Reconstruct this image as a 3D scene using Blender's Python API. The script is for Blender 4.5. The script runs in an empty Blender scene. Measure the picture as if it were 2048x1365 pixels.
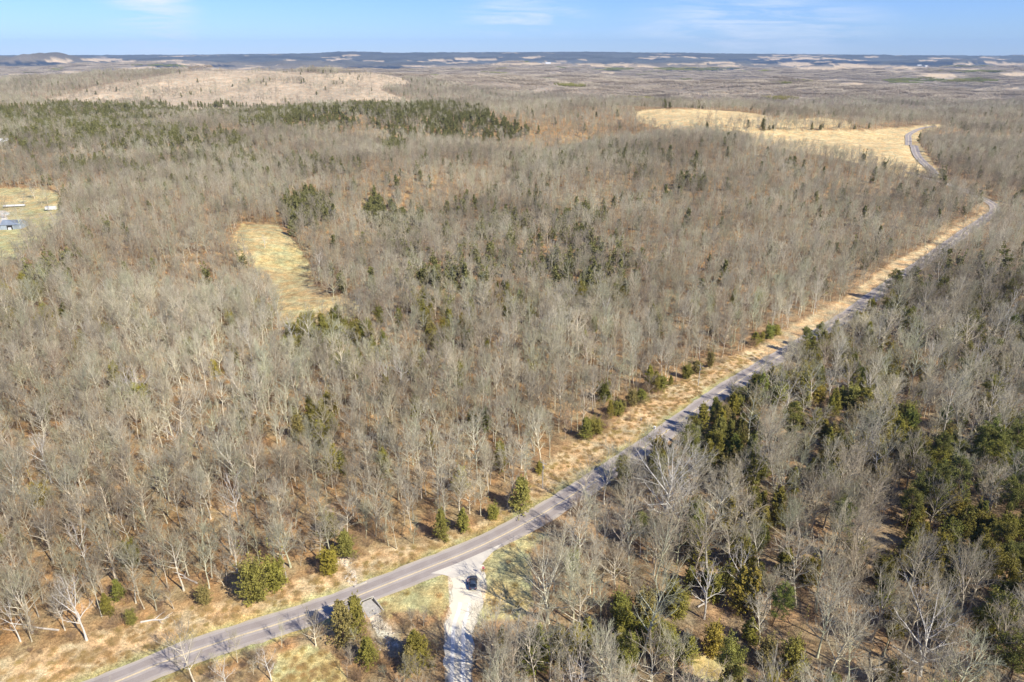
import bpy, bmesh, math, random
import numpy as np
from mathutils import Vector, Matrix

R = math.radians
SC = bpy.context.scene
COL = SC.collection

# ------------------------------------------------------------------ camera, sky, sun, exposure
CAMZ = 115.0
HAZE = 3.4e-5
FPX = 1365.0                         # focal length in pixels of a 2048 px wide frame (24 mm on 36 mm)
PITCH = math.atan((682.5 - 108.0) / FPX)
SP, CP = math.sin(PITCH), math.cos(PITCH)
cam_d = bpy.data.cameras.new('camera')
cam_d.sensor_width = 36.0
cam_d.lens = 24.0
cam_d.clip_start = 1.0
cam_d.clip_end = 120000.0
cam = bpy.data.objects.new('camera', cam_d)
COL.objects.link(cam)
cam.location = (0, 0, CAMZ)
cam.rotation_euler = (math.pi / 2 - PITCH, 0, 0)
SC.camera = cam

SUN_AZ = math.atan2(0.76, -0.65)     # direction towards the sun, clockwise from +Y
SUN_EL = R(41)
world = bpy.data.worlds.new('World')
SC.world = world
world.use_nodes = True
wn, wl = world.node_tree.nodes, world.node_tree.links
wn.clear()
w_out = wn.new('ShaderNodeOutputWorld')
w_bg = wn.new('ShaderNodeBackground')
w_sky = wn.new('ShaderNodeTexSky')
w_sky.sky_type = 'NISHITA'
w_sky.sun_disc = False
w_sky.sun_elevation = SUN_EL
w_sky.sun_rotation = SUN_AZ
w_sky.altitude = 300
w_sky.air_density = 1.0
w_sky.dust_density = 0.0
w_sky.ozone_density = 2.6
w_bg.inputs['Strength'].default_value = 0.058
# thin cirrus: stretched noise on the sky dome, strongest low on the right
w_tc = wn.new('ShaderNodeTexCoord')
w_map = wn.new('ShaderNodeMapping')
w_map.inputs['Scale'].default_value = (3.4, 3.4, 34.0)
w_map.inputs['Rotation'].default_value = (0.0, R(4), 0.0)
w_n = wn.new('ShaderNodeTexNoise')
w_n.inputs['Scale'].default_value = 2.0
w_n.inputs['Detail'].default_value = 7.0
w_n.inputs['Roughness'].default_value = 0.62
w_n.inputs['Distortion'].default_value = 0.5
w_r = wn.new('ShaderNodeMapRange')
w_r.inputs['From Min'].default_value = 0.44
w_r.inputs['From Max'].default_value = 0.74
wl.new(w_tc.outputs['Generated'], w_map.inputs['Vector'])
wl.new(w_map.outputs['Vector'], w_n.inputs['Vector'])
wl.new(w_n.outputs['Fac'], w_r.inputs['Value'])
w_acc = None
for (d, inner, outer) in (((0.30, 0.95, 0.030), 0.04, 0.20), ((0.02, 1.0, 0.045), 0.02, 0.12),
                          ((-0.43, 0.90, 0.035), 0.015, 0.07), ((0.68, 0.73, 0.006), 0.01, 0.09)):
    v = Vector(d).normalized()
    sub = wn.new('ShaderNodeVectorMath'); sub.operation = 'SUBTRACT'
    sub.inputs[1].default_value = v
    wl.new(w_tc.outputs['Generated'], sub.inputs[0])
    scl = wn.new('ShaderNodeVectorMath'); scl.operation = 'MULTIPLY'
    scl.inputs[1].default_value = (1, 1, 3.6) if d[0] > -0.4 else (1, 1, 0.9)
    wl.new(sub.outputs[0], scl.inputs[0])
    ln = wn.new('ShaderNodeVectorMath'); ln.operation = 'LENGTH'
    wl.new(scl.outputs[0], ln.inputs[0])
    mr = wn.new('ShaderNodeMapRange')
    mr.interpolation_type = 'SMOOTHSTEP'
    mr.inputs['From Min'].default_value = inner
    mr.inputs['From Max'].default_value = outer
    mr.inputs['To Min'].default_value = 1.0
    mr.inputs['To Max'].default_value = 0.0
    wl.new(ln.outputs['Value'], mr.inputs['Value'])
    if w_acc is None:
        w_acc = mr
    else:
        mx = wn.new('ShaderNodeMath'); mx.operation = 'MAXIMUM'
        wl.new(w_acc.outputs[0], mx.inputs[0]); wl.new(mr.outputs[0], mx.inputs[1])
        w_acc = mx
w_mul = wn.new('ShaderNodeMath'); w_mul.operation = 'MULTIPLY'
wl.new(w_acc.outputs[0], w_mul.inputs[0]); wl.new(w_r.outputs[0], w_mul.inputs[1])
w_mix = wn.new('ShaderNodeMixRGB')
w_mix.inputs['Color2'].default_value = (11.0, 11.8, 13.2, 1)
wl.new(w_mul.outputs[0], w_mix.inputs['Fac'])
w_tint = wn.new('ShaderNodeMixRGB'); w_tint.blend_type = 'MULTIPLY'
w_tint.inputs['Fac'].default_value = 1.0
w_tint.inputs['Color2'].default_value = (.80, 1.10, 1.92, 1)
wl.new(w_sky.outputs[0], w_tint.inputs['Color1'])
wl.new(w_tint.outputs[0], w_mix.inputs['Color1'])
wl.new(w_mix.outputs[0], w_bg.inputs['Color'])
wl.new(w_bg.outputs[0], w_out.inputs['Surface'])

sun_d = bpy.data.lights.new('sun', 'SUN')
sun_d.energy = 5.0
sun_d.angle = R(0.5)
sun_d.color = (1.0, 0.945, 0.82)
sun = bpy.data.objects.new('sun', sun_d)
COL.objects.link(sun)
s_dir = Vector((math.sin(SUN_AZ) * math.cos(SUN_EL), math.cos(SUN_AZ) * math.cos(SUN_EL), math.sin(SUN_EL)))
sun.rotation_euler = s_dir.to_track_quat('Z', 'Y').to_euler()
sun.location = (60, -60, 300)

SC.view_settings.view_transform = 'Standard'
SC.view_settings.look = 'None'
SC.view_settings.exposure = 0.54
SC.view_settings.gamma = 1.0
SC.view_settings.use_curve_mapping = False
SC.cycles.max_bounces = 5
SC.cycles.diffuse_bounces = 2
SC.cycles.glossy_bounces = 2
SC.cycles.transmission_bounces = 2
SC.cycles.volume_bounces = 0
SC.cycles.transparent_max_bounces = 4

# ------------------------------------------------------------------ noise, projection, land form
def _hash(ix, iy, seed):
    h = (ix.astype(np.int64) * 374761393 + iy.astype(np.int64) * 668265263 + seed * 1442695041) & 0xFFFFFFFF
    h = ((h ^ (h >> 13)) * 1274126177) & 0xFFFFFFFF
    h = (h ^ (h >> 16)) & 0xFFFFFFFF
    return h / 4294967295.0

def vnoise(x, y, seed=0):
    x = np.asarray(x, float); y = np.asarray(y, float)
    ix, iy = np.floor(x), np.floor(y)
    fx, fy = x - ix, y - iy
    fx = fx * fx * (3 - 2 * fx); fy = fy * fy * (3 - 2 * fy)
    a = _hash(ix, iy, seed); b = _hash(ix + 1, iy, seed)
    c = _hash(ix, iy + 1, seed); d = _hash(ix + 1, iy + 1, seed)
    return (a * (1 - fx) + b * fx) * (1 - fy) + (c * (1 - fx) + d * fx) * fy * 1.0

def fbm(x, y, seed=0, octv=4):
    s = 0; a = 0.5; t = 0
    for k in range(octv):
        s = s + a * vnoise(x * 2 ** k, y * 2 ** k, seed + 17 * k); t += a; a *= 0.5
    return s / t

def ss(a, b, x):
    t = np.clip((x - a) / (b - a), 0, 1)
    return t * t * (3 - 2 * t)

def gauss(x, y, cx, cy, sx, sy):
    return np.exp(-0.5 * (((x - cx) / sx) ** 2 + ((y - cy) / sy) ** 2))

RIDGE_PX = np.array([-900, 0, 300, 500, 620, 700, 750, 830, 900, 1150, 1300, 1500, 1700, 1860, 1880, 2048, 3000], float)
RIDGE_PY = np.array([112, 112, 111, 110, 108.5, 106, 103.5, 106, 105.5, 104, 106, 109, 111, 112, 110.5, 111, 112], float)

def H(x, y):
    x = np.asarray(x, float); y = np.asarray(y, float)
    h = (fbm(x / 90, y / 90, 3, 3) - 0.5) * 3.0 * ss(170, 420, y)
    h = h + 17.0 * gauss(x, y, 190, 715, 210, 105) - 13 * gauss(x, y, 330, 885, 330, 55)
    h = h + 6.0 * gauss(x, y, -40, 600, 170, 70) + 5.0 * gauss(x, y, -330, 520, 120, 110)
    crest = 1130 + 0.0 * x
    h = h + 24.0 * ss(480, 1080, y) * (1 - 0.25 * ss(200, 700, x))
    h = h + (-52.0) * ss(crest, crest + 620, y)
    h = h + (fbm(x / 270, y / 270, 9, 3) - 0.5) * (35 * ss(300, 620, y) + 8 * ss(700, 1100, y))
    h = h - 9 * np.exp(-(((x + 150 - (y - 330) * .42) / 45) ** 2)) * ss(260, 420, y) * (1 - ss(900, 1100, y))
    # open brown hill
    h = h + 80 * gauss(x, y, -1080, 2350, 560, 470) + 34 * gauss(x, y, -420, 2350, 330, 420)
    # rolling land out to the skyline
    far = ss(2000, 3000, y)
    h = h + (fbm(x / 1100, y / 1300, 21, 4) - 0.5) * 130 * far
    h = h + 10 * far + 26 * ss(4500, 9000, y)
    h = h + (fbm(x / 420, y / 420, 33, 3) - 0.5) * 60 * ss(3000, 7000, y)
    # two rounded knobs at the far left
    h = h + 62 * gauss(x, y, -4720, 7500, 120, 260) + 62 * gauss(x, y, -5210, 7600, 120, 260)
    h = h + 34 * gauss(x, y, -4850, 7500, 430, 500)
    # last ridge
    Y0 = np.maximum(y, 1.0)
    px = 1024 + FPX * x * CP / Y0
    rz = CAMZ - (np.interp(px, RIDGE_PX, RIDGE_PY) - 108.0) / FPX * 0.85 * Y0
    t = ss(9000, 12200, y)
    h = h * (1 - t) + (rz - 14 + 18 * (fbm(x / 500, y / 900, 5, 3) - .5)) * t
    h = h - 150 * ss(14200, 17000, y)
    return h

def project(x, y, z):
    """world point -> pixel of the 2048 x 1365 photograph"""
    x = np.asarray(x, float); y = np.asarray(y, float)
    dz = np.asarray(z, float) - CAMZ
    depth = y * CP - dz * SP
    up = y * SP + dz * CP
    depth = np.where(depth < 1, 1, depth)
    return 1024 + FPX * x / depth, 682.5 - FPX * up / depth

def ground(px, py):
    """first ground point under a pixel"""
    u = (px - 1024) / FPX; v = (py - 682.5) / FPX
    d = np.array([u, CP - v * SP, -SP - v * CP])
    t = 60.0; prev = t
    while t < 40000:
        if CAMZ + d[2] * t < float(H(d[0] * t, d[1] * t)):
            break
        prev = t; t *= 1.004
    a, b = prev, t
    for _ in range(24):
        m = (a + b) / 2
        if CAMZ + d[2] * m < float(H(d[0] * m, d[1] * m)): b = m
        else: a = m
    x, y = d[0] * a, d[1] * a
    return np.array([x, y, float(H(x, y))])

def poly(pts, px, py):
    px = np.asarray(px); py = np.asarray(py)
    inside = np.zeros(px.shape, bool)
    n = len(pts)
    for i in range(n):
        x1, y1 = pts[i]; x2, y2 = pts[(i + 1) % n]
        c = ((y1 > py) != (y2 > py)) & (px < (x2 - x1) * (py - y1) / ((y2 - y1) + 1e-12) + x1)
        inside ^= c
    return inside

def ell(e, px, py):
    return ((px - e[0]) / e[2]) ** 2 + ((py - e[1]) / e[3]) ** 2 < 1

# ------------------------------------------------------------------ road lines
def smooth_line(P, step=2.0):
    P = np.array(P, float)
    Q = [P[0] * 2 - P[1]] + list(P) + [P[-1] * 2 - P[-2]]
    out = []
    for i in range(1, len(Q) - 2):
        p0, p1, p2, p3 = Q[i - 1], Q[i], Q[i + 1], Q[i + 2]
        n = max(1, int(np.linalg.norm(p2 - p1) / step))
        for k in range(n):
            t = k / n
            out.append(0.5 * ((2 * p1) + (-p0 + p2) * t + (2 * p0 - 5 * p1 + 4 * p2 - p3) * t * t + (-p0 + 3 * p1 - 3 * p2 + p3) * t ** 3))
    out.append(P[-1])
    return np.array(out)

road_px = [(-60, 1482), (235, 1363), (341, 1319), (460, 1278), (560, 1247), (672, 1208), (751, 1178), (798, 1159), (866, 1132), (935, 1104), (1003, 1072),
           (1074, 1034), (1120, 1006), (1190, 961), (1255, 917), (1300, 887), (1359, 844), (1403, 812), (1455, 776), (1533, 728), (1598, 690),
           (1696, 630), (1764, 580), (1824, 540), (1884, 498), (1941, 457), (1974, 435), (1990, 422)]
R1 = np.array([ground(*p)[:2] for p in road_px])
# the bend, then the stretch behind the ridge
bend = [R1[-1] + np.array(o) for o in ((12, 26), (10, 62), (-8, 108))]
far_px = [(1868, 352), (1846, 325), (1830, 300), (1817, 282), (1818, 270), (1838, 259), (1872, 253)]
R2 = [ground(*p)[:2] for p in far_px]
ROADC = smooth_line(list(R1) + bend + R2, 2.0)
gravel_px = [(931, 1134), (933, 1146), (934, 1165), (934, 1190), (929, 1222), (920, 1250), (918, 1290), (917, 1330), (917, 1365), (918, 1450)]
GRAVC = smooth_line([ground(*p)[:2] for p in gravel_px], 1.2)

def nearest_h(x, y, L, d, lim):
    """height of the line's nearest sample for points closer than lim"""
    out = np.zeros(x.size); k = np.nonzero(d.ravel() < lim)[0]; hl = H(L[:, 0], L[:, 1])
    xs, ys = x.ravel(), y.ravel()
    for s in range(0, len(k), 20000):
        i = k[s:s + 20000]
        out[i] = hl[((xs[i, None] - L[None, :, 0]) ** 2 + (ys[i, None] - L[None, :, 1]) ** 2).argmin(1)]
    return out.reshape(x.shape)

def dist_line(x, y, L):
    """distance to a polyline's samples"""
    x = np.asarray(x, float).ravel(); y = np.asarray(y, float).ravel()
    out = np.full(x.shape, 1e9)
    lo, hi = L.min(0) - 60, L.max(0) + 60
    m = (x > lo[0]) & (x < hi[0]) & (y > lo[1]) & (y < hi[1])
    idx = np.nonzero(m)[0]
    for s in range(0, len(idx), 20000):
        i = idx[s:s + 20000]
        d = (x[i, None] - L[None, :, 0]) ** 2 + (y[i, None] - L[None, :, 1]) ** 2
        out[i] = np.sqrt(d.min(1))
    return out

# ------------------------------------------------------------------ land cover (outlines of the open ground)
VERGE = [(-80, 1500), (-80, 1345), (0, 1329), (58, 1309), (174, 1281), (204, 1261), (272, 1247), (341, 1227), (426, 1207), (494, 1193), (545, 1175),
         (647, 1148), (735, 1112), (800, 1097), (870, 1075), (930, 1052), (985, 1030), (1035, 1012), (1064, 955), (1138, 900), (1212, 855),
         (1281, 808), (1336, 777), (1404, 741), (1467, 714), (1529, 687), (1577, 657), (1628, 626), (1690, 598), (1728, 568),
         (1749, 551), (1794, 521), (1854, 491), (1899, 462), (1944, 437), (1976, 417), (2000, 418), (1990, 440), (1930, 478), (1880, 512), (1830, 548),
         (1762, 596), (1700, 640), (1600, 702), (1452, 797), (1320, 876), (1200, 955), (1140, 997), (1085, 1030), (1060, 1075), (1010, 1110), (905, 1150),
         (735, 1218), (560, 1275), (420, 1345), (330, 1390), (200, 1500)]
GRASS_A = [(735, 1200), (820, 1180), (905, 1145), (905, 1180), (897, 1215), (884, 1240), (838, 1222), (790, 1225), (750, 1238)]
GRASS_B = [(962, 1135), (1005, 1085), (1060, 1060), (1100, 1070), (1062, 1110), (1068, 1160), (1066, 1215), (1040, 1235), (990, 1240), (955, 1245)]
GRASS_C = [(560, 1300), (640, 1292), (690, 1320), (705, 1370), (700, 1420), (500, 1430), (540, 1340)]
FIELD_L = [(483, 450), (556, 447), (567, 463), (592, 486), (611, 514), (625, 536), (634, 569), (667, 594), (712, 603), (720, 617), (700, 640),
           (630, 655), (578, 660), (550, 650), (545, 590), (524, 556), (500, 525), (463, 500), (468, 478)]
YARD = [(-60, 372), (60, 378), (112, 385), (128, 405), (125, 440), (100, 470), (66, 490), (50, 510), (0, 535), (-60, 540)]
CLEAR_R = [(1380, 1345), (1400, 1310), (1440, 1308), (1475, 1330), (1480, 1400), (1370, 1400)]
BROWN = [(30, 214), (130, 190), (200, 172), (280, 160), (370, 143), (480, 141), (560, 142), (640, 148), (740, 145), (800, 156), (830, 168), (760, 180), (790, 192),
         (830, 203), (830, 222), (700, 228), (500, 228), (300, 232), (30, 232)]
GOLD_A = [(1262, 224), (1310, 218), (1400, 219), (1500, 226), (1540, 233), (1570, 240), (1640, 236), (1705, 243), (1700, 256), (1600, 260), (1440, 262), (1360, 268), (1280, 245)]
GOLD_B = [(1440, 264), (1500, 257), (1620, 261), (1740, 261), (1868, 249), (1900, 251), (1850, 264), (1838, 285), (1862, 322), (1885, 355), (1850, 362), (1800, 350), (1700, 322), (1600, 304), (1500, 290), (1440, 280)]
TAN = [  # small open patches in the far country: x, y, half width, half height
    (145, 146, 24, 3.2), (250, 139, 30, 2.0), (235, 143, 22, 1.6), (290, 136, 24, 2.0), (345, 139, 24, 1.7), (55, 149, 40, 1.0), (120, 124, 26, 3), (205, 121, 42, 3.2), (255, 125, 20, 2.2),
    (440, 139, 17, 1.7), (510, 142, 22, 1.3), (660, 138, 36, 2.2), (580, 122, 12, 1.1), (700, 112, 22, 1.2), (840, 134, 36, 2.0),
    (885, 122, 28, 1.8), (930, 119, 26, 2.0), (970, 121, 28, 2.0), (920, 127, 24, 1.3), (1000, 129, 24, 1.6), (1060, 129, 46, 2.0), (1110, 128, 28, 1.8),
    (1165, 121, 10, 1.6), (1185, 131, 40, 2.0), (1240, 131, 28, 3.0), (1075, 115, 16, .8), (1110, 124, 22, 1.0), (1320, 115, 22, 1.2),
    (1380, 130, 44, 1.8), (1440, 127, 32, 2.2), (1460, 133, 22, 2.0), (1520, 131, 20, 1.4), (1590, 130, 34, 4.2), (1640, 138, 56, 3.4), (1690, 136, 30, 2.6),
    (1560, 112, 16, 1.2), (1605, 112, 16, 1.0), (1745, 137, 18, 2.4), (1820, 137, 40, 2.4), (1870, 153, 40, 2.8), (1880, 150, 26, 2), (1940, 141, 34, 2.6), (2030, 150, 32, 3.6),
    (1860, 123, 22, 1.6), (1925, 130, 26, 1.8), (2020, 130, 34, 2.2), (1800, 112, 16, 1), (1740, 115, 14, .9), (1980, 116, 16, 1), (1720, 122, 16, 1), (1880, 118, 24, 1.2), (1990, 126, 24, 1.2),
    (1215, 146, 14, .9), (1480, 141, 14, .9), (1100, 146, 20, .8), (1385, 188, 20, 1.6), (1440, 186, 18, 1.5), (2000, 205, 30, 2.4), (2030, 178, 18, 1.2)]
DARKW = [(360, 133, 100, 3.0), (310, 141, 34, 3.2), (760, 136, 60, 3.0), (1230, 140, 40, 2.4), (1640, 126, 120, 3.6), (1560, 120, 100, 2.2), (1880, 128, 90, 2.4), (1930, 134, 60, 1.6), (1290, 118, 40, 1.2), (40, 128, 90, 4), (1400, 140, 100, 3), (1950, 145, 50, 2)]

def wob(x, y, amp_px, px, py, seed=50):
    """wobble a pixel position with world-space noise so outlines are ragged"""
    s = np.clip(np.asarray(y) / 60.0, 2.5, 200)
    n1 = fbm(x / (s * 2), y / (s * 2), seed, 3) - 0.5
    n2 = fbm(x / (s * 2), y / (s * 2), seed + 5, 3) - 0.5
    return px + n1 * 4 * amp_px, py + n2 * 1.6 * amp_px

FOREST, VERG, GRN, YRD, BRN, GLD, TANP = range(7)

def cover(x, y, z=None):
    """land-cover class of ground points"""
    if z is None: z = H(x, y)
    px, py = project(x, y, z)
    c = np.zeros(px.shape, int)
    a = np.clip(9000 / np.maximum(y, 100) / 6, 1.0, 9.0)
    qx, qy = wob(x, y, a, px, py)
    ok = (y > 40)
    near = ok & (y < 760)
    c[near & poly(VERGE, qx, qy)] = VERG
    for P in (GRASS_A, GRASS_B, GRASS_C, CLEAR_R, FIELD_L):
        c[near & poly(P, qx, qy)] = GRN
    c[near & poly(YARD, qx, qy)] = YRD
    mid = ok & (y > 560) & (y < 1300)
    c[mid & (poly(GOLD_A, qx, qy) | poly(GOLD_B, qx, qy))] = GLD
    far = ok & (y > 1330) & (y < 3400)
    c[far & poly(BROWN, qx, qy)] = BRN
    vf = ok & (y > 1330)
    sx, sy = wob(x, y, 3.0, px, py, 77)
    c[vf & (y > 3800) & (c == FOREST) & (fbm(x / 620, y / 520, 301, 3) > .69) & (fbm(x / 170, y / 170, 305, 2) > .36)] = TANP
    for e in TAN:
        m = vf & (np.abs(px - e[0]) < e[2] + 20) & (np.abs(py - e[1]) < e[3] + 5)
        if m.any():
            k = np.nonzero(m.ravel())[0]
            s = ell(e, sx.ravel()[k], py.ravel()[k] + (sx.ravel()[k] - e[0]) * 0.0)
            cc = c.ravel(); cc[k[s]] = TANP; c = cc.reshape(c.shape)
    return c

# ------------------------------------------------------------------ helpers: materials and meshes
def mat(name, color, rough=0.9, noise=None, spec=0.2, metal=0.0, rnd=0.0, hue=None):
    """principled material; noise = list of (scale, dark factor, light factor) multiplied in"""
    m = bpy.data.materials.new(name)
    m.use_nodes = True
    n, l = m.node_tree.nodes, m.node_tree.links
    b = n['Principled BSDF']
    b.inputs['Roughness'].default_value = rough
    b.inputs['Specular IOR Level'].default_value = spec
    b.inputs['Metallic'].default_value = metal
    src = n.new('ShaderNodeRGB'); src.outputs[0].default_value = (*color, 1)
    out = src.outputs[0]
    tc = n.new('ShaderNodeTexCoord')
    for (s, lo, hi) in (noise or []):
        t = n.new('ShaderNodeTexNoise'); t.inputs['Scale'].default_value = s; t.inputs['Detail'].default_value = 3
        l.new(tc.outputs['Object'], t.inputs['Vector'])
        r = n.new('ShaderNodeMapRange'); r.inputs['From Min'].default_value = 0.3; r.inputs['From Max'].default_value = 0.7
        r.inputs['To Min'].default_value = lo; r.inputs['To Max'].default_value = hi
        l.new(t.outputs['Fac'], r.inputs['Value'])
        mu = n.new('ShaderNodeVectorMath'); mu.operation = 'SCALE'
        l.new(out, mu.inputs[0]); l.new(r.outputs[0], mu.inputs['Scale'])
        out = mu.outputs[0]
    if rnd or hue:
        oi = n.new('ShaderNodeObjectInfo')
        ramp = n.new('ShaderNodeValToRGB')
        cols = hue or [(1 - rnd,) * 3, (1 + rnd,) * 3]
        cr = ramp.color_ramp
        cr.elements[0].position = 0; cr.elements[0].color = (*cols[0], 1)
        cr.elements[1].position = 1; cr.elements[1].color = (*cols[-1], 1)
        for i, c in enumerate(cols[1:-1]):
            e = cr.elements.new((i + 1) / (len(cols) - 1)); e.color = (*c, 1)
        l.new(oi.outputs['Random'], ramp.inputs['Fac'])
        nz = n.new('ShaderNodeTexNoise'); nz.inputs['Scale'].default_value = .011; nz.inputs['Detail'].default_value = 3
        l.new(oi.outputs['Location'], nz.inputs['Vector'])
        r3 = n.new('ShaderNodeValToRGB'); r3.color_ramp.elements[0].position = .36; r3.color_ramp.elements[0].color = (.70, .66, .62, 1)
        r3.color_ramp.elements[1].position = .64; r3.color_ramp.elements[1].color = (1.16, 1.14, 1.08, 1)
        l.new(nz.outputs['Fac'], r3.inputs['Fac'])
        mu = n.new('ShaderNodeVectorMath'); mu.operation = 'MULTIPLY'
        l.new(out, mu.inputs[0]); l.new(r3.outputs['Color'], mu.inputs[1]); out = mu.outputs[0]
        mu = n.new('ShaderNodeVectorMath'); mu.operation = 'MULTIPLY'
        l.new(out, mu.inputs[0]); l.new(ramp.outputs['Color'], mu.inputs[1])
        out = mu.outputs[0]
    l.new(out, b.inputs['Base Color'])
    return m

def mesh_np(name, V, F, mats=(), midx=None, smooth=False):
    """V (n,3); F list of int arrays (m,k)"""
    me = bpy.data.meshes.new(name)
    V = np.asarray(V, np.float32)
    me.vertices.add(len(V)); me.vertices.foreach_set('co', V.ravel())
    F = [np.asarray(f, np.int32) for f in F if len(f)]
    tot = np.concatenate([np.full(len(f), f.shape[1], np.int32) for f in F])
    idx = np.concatenate([f.ravel() for f in F])
    me.loops.add(len(idx)); me.loops.foreach_set('vertex_index', idx)
    me.polygons.add(len(tot))
    me.polygons.foreach_set('loop_start', np.concatenate([[0], np.cumsum(tot)[:-1]]).astype(np.int32))
    me.polygons.foreach_set('loop_total', tot)
    for m in mats: me.materials.append(m)
    if midx is not None: me.polygons.foreach_set('material_index', np.asarray(midx, np.int32))
    if smooth: me.polygons.foreach_set('use_smooth', np.ones(len(tot), bool))
    me.update(calc_edges=True)
    return me

def link(name, me, parent=None, **tags):
    o = bpy.data.objects.new(name, me)
    COL.objects.link(o)
    if parent is not None: o.parent = parent
    for k, v in tags.items(): o[k] = v
    return o

def thing(name, label, cat, loc, rz=0.0, group=None, scale=1.0):
    o = bpy.data.objects.new(name, None)
    COL.objects.link(o)
    o.empty_display_size = 0.5
    o.location = loc; o.rotation_euler = (0, 0, rz); o.scale = (scale,) * 3 if not hasattr(scale, '__len__') else scale
    o['label'] = label; o['category'] = cat
    if group: o['group'] = group
    return o

class MB:
    """collects convex boxes / prisms / tubes into one mesh"""
    def __init__(s): s.V = []; s.F = []
    def add(s, vs, fs):
        b = len(s.V); s.V += [tuple(v) for v in vs]; s.F += [tuple(b + i for i in f) for f in fs]; return s
    def box(s, x0, x1, y0, y1, z0, z1):
        return s.add([(x0, y0, z0), (x1, y0, z0), (x1, y1, z0), (x0, y1, z0), (x0, y0, z1), (x1, y0, z1), (x1, y1, z1), (x0, y1, z1)],
                     [(3, 2, 1, 0), (4, 5, 6, 7), (0, 1, 5, 4), (1, 2, 6, 5), (2, 3, 7, 6), (3, 0, 4, 7)])
    def tube(s, pts, rad, k=8):
        pts = [Vector(p) for p in pts]; n = len(pts)
        if not hasattr(rad, '__len__'): rad = [rad] * n
        rings = []
        for i, p in enumerate(pts):
            d = (pts[min(i + 1, n - 1)] - pts[max(i - 1, 0)]).normalized()
            a = d.orthogonal().normalized() if i == 0 else (a - d * a.dot(d)).normalized()
            b = d.cross(a)
            rings += [p + (a * math.cos(2 * math.pi * j / k) + b * math.sin(2 * math.pi * j / k)) * rad[i] for j in range(k)]
        fs = [(i * k + j, i * k + (j + 1) % k, (i + 1) * k + (j + 1) % k, (i + 1) * k + j) for i in range(n - 1) for j in range(k)]
        fs += [tuple(range(k))[::-1], tuple((n - 1) * k + j for j in range(k))]
        return s.add(rings, fs)
    def loft(s, rings, cap=True):
        k = len(rings[0]); V = [v for r in rings for v in r]
        fs = [(i * k + j, i * k + (j + 1) % k, (i + 1) * k + (j + 1) % k, (i + 1) * k + j) for i in range(len(rings) - 1) for j in range(k)]
        if cap: fs += [tuple(range(k))[::-1], tuple((len(rings) - 1) * k + j for j in range(k))]
        return s.add(V, fs)
    def build(s, name, m, parent=None, smooth=False, bevel=0, **tags):
        me = bpy.data.meshes.new(name); me.from_pydata(s.V, [], s.F); me.materials.append(m)
        bm = bmesh.new(); bm.from_mesh(me); bmesh.ops.recalc_face_normals(bm, faces=bm.faces); bm.to_mesh(me); bm.free()
        if smooth:
            for p in me.polygons: p.use_smooth = True
        o = link(name, me, parent, **tags)
        if bevel:
            md = o.modifiers.new('bevel', 'BEVEL'); md.width = bevel; md.segments = 2
        return o

# ------------------------------------------------------------------ ground
M = {}
def ground_material():
    m = bpy.data.materials.new('ground_cover'); m.use_nodes = True
    n, l = m.node_tree.nodes, m.node_tree.links
    b = n['Principled BSDF']; b.inputs['Roughness'].default_value = 1.0; b.inputs['Specular IOR Level'].default_value = 0.05
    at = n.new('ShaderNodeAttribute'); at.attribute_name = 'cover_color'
    geo = n.new('ShaderNodeNewGeometry')
    out = at.outputs['Color']
    for (s, lo, hi, det) in ((0.055, .75, 1.22, 4), (0.35, .62, 1.32, 4), (1.7, .55, 1.4, 4), (5.5, .6, 1.45, 2)):
        t = n.new('ShaderNodeTexNoise'); t.inputs['Scale'].default_value = s; t.inputs['Detail'].default_value = det; t.inputs['Roughness'].default_value = .65
        l.new(geo.outputs['Position'], t.inputs['Vector'])
        r = n.new('ShaderNodeMapRange'); r.inputs['From Min'].default_value = 0.3; r.inputs['From Max'].default_value = 0.7
        r.inputs['To Min'].default_value = lo; r.inputs['To Max'].default_value = hi
        l.new(t.outputs['Fac'], r.inputs['Value'])
        mu = n.new('ShaderNodeVectorMath'); mu.operation = 'SCALE'
        l.new(out, mu.inputs[0]); l.new(r.outputs[0], mu.inputs['Scale']); out = mu.outputs[0]
    # hue drift between straw and rust
    t = n.new('ShaderNodeTexNoise'); t.inputs['Scale'].default_value = 0.16; t.inputs['Detail'].default_value = 5
    l.new(geo.outputs['Position'], t.inputs['Vector'])
    rp = n.new('ShaderNodeValToRGB'); rp.color_ramp.elements[0].position = .35; rp.color_ramp.elements[0].color = (1.08, .95, .84, 1)
    rp.color_ramp.elements[1].position = .65; rp.color_ramp.elements[1].color = (.92, 1.04, 1.10, 1)
    l.new(t.outputs['Fac'], rp.inputs['Fac'])
    mu = n.new('ShaderNodeVectorMath'); mu.operation = 'MULTIPLY'; l.new(out, mu.inputs[0]); l.new(rp.outputs[0], mu.inputs[1])
    l.new(mu.outputs[0], b.inputs['Base Color'])
    bp = n.new('ShaderNodeBump'); bp.inputs['Strength'].default_value = .5; bp.inputs['Distance'].default_value = .25
    t2 = n.new('ShaderNodeTexNoise'); t2.inputs['Scale'].default_value = 1.6; t2.inputs['Detail'].default_value = 4
    l.new(geo.outputs['Position'], t2.inputs['Vector']); l.new(t2.outputs['Fac'], bp.inputs['Height']); l.new(bp.outputs[0], b.inputs['Normal'])
    return m
M['ground'] = ground_material()

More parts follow.
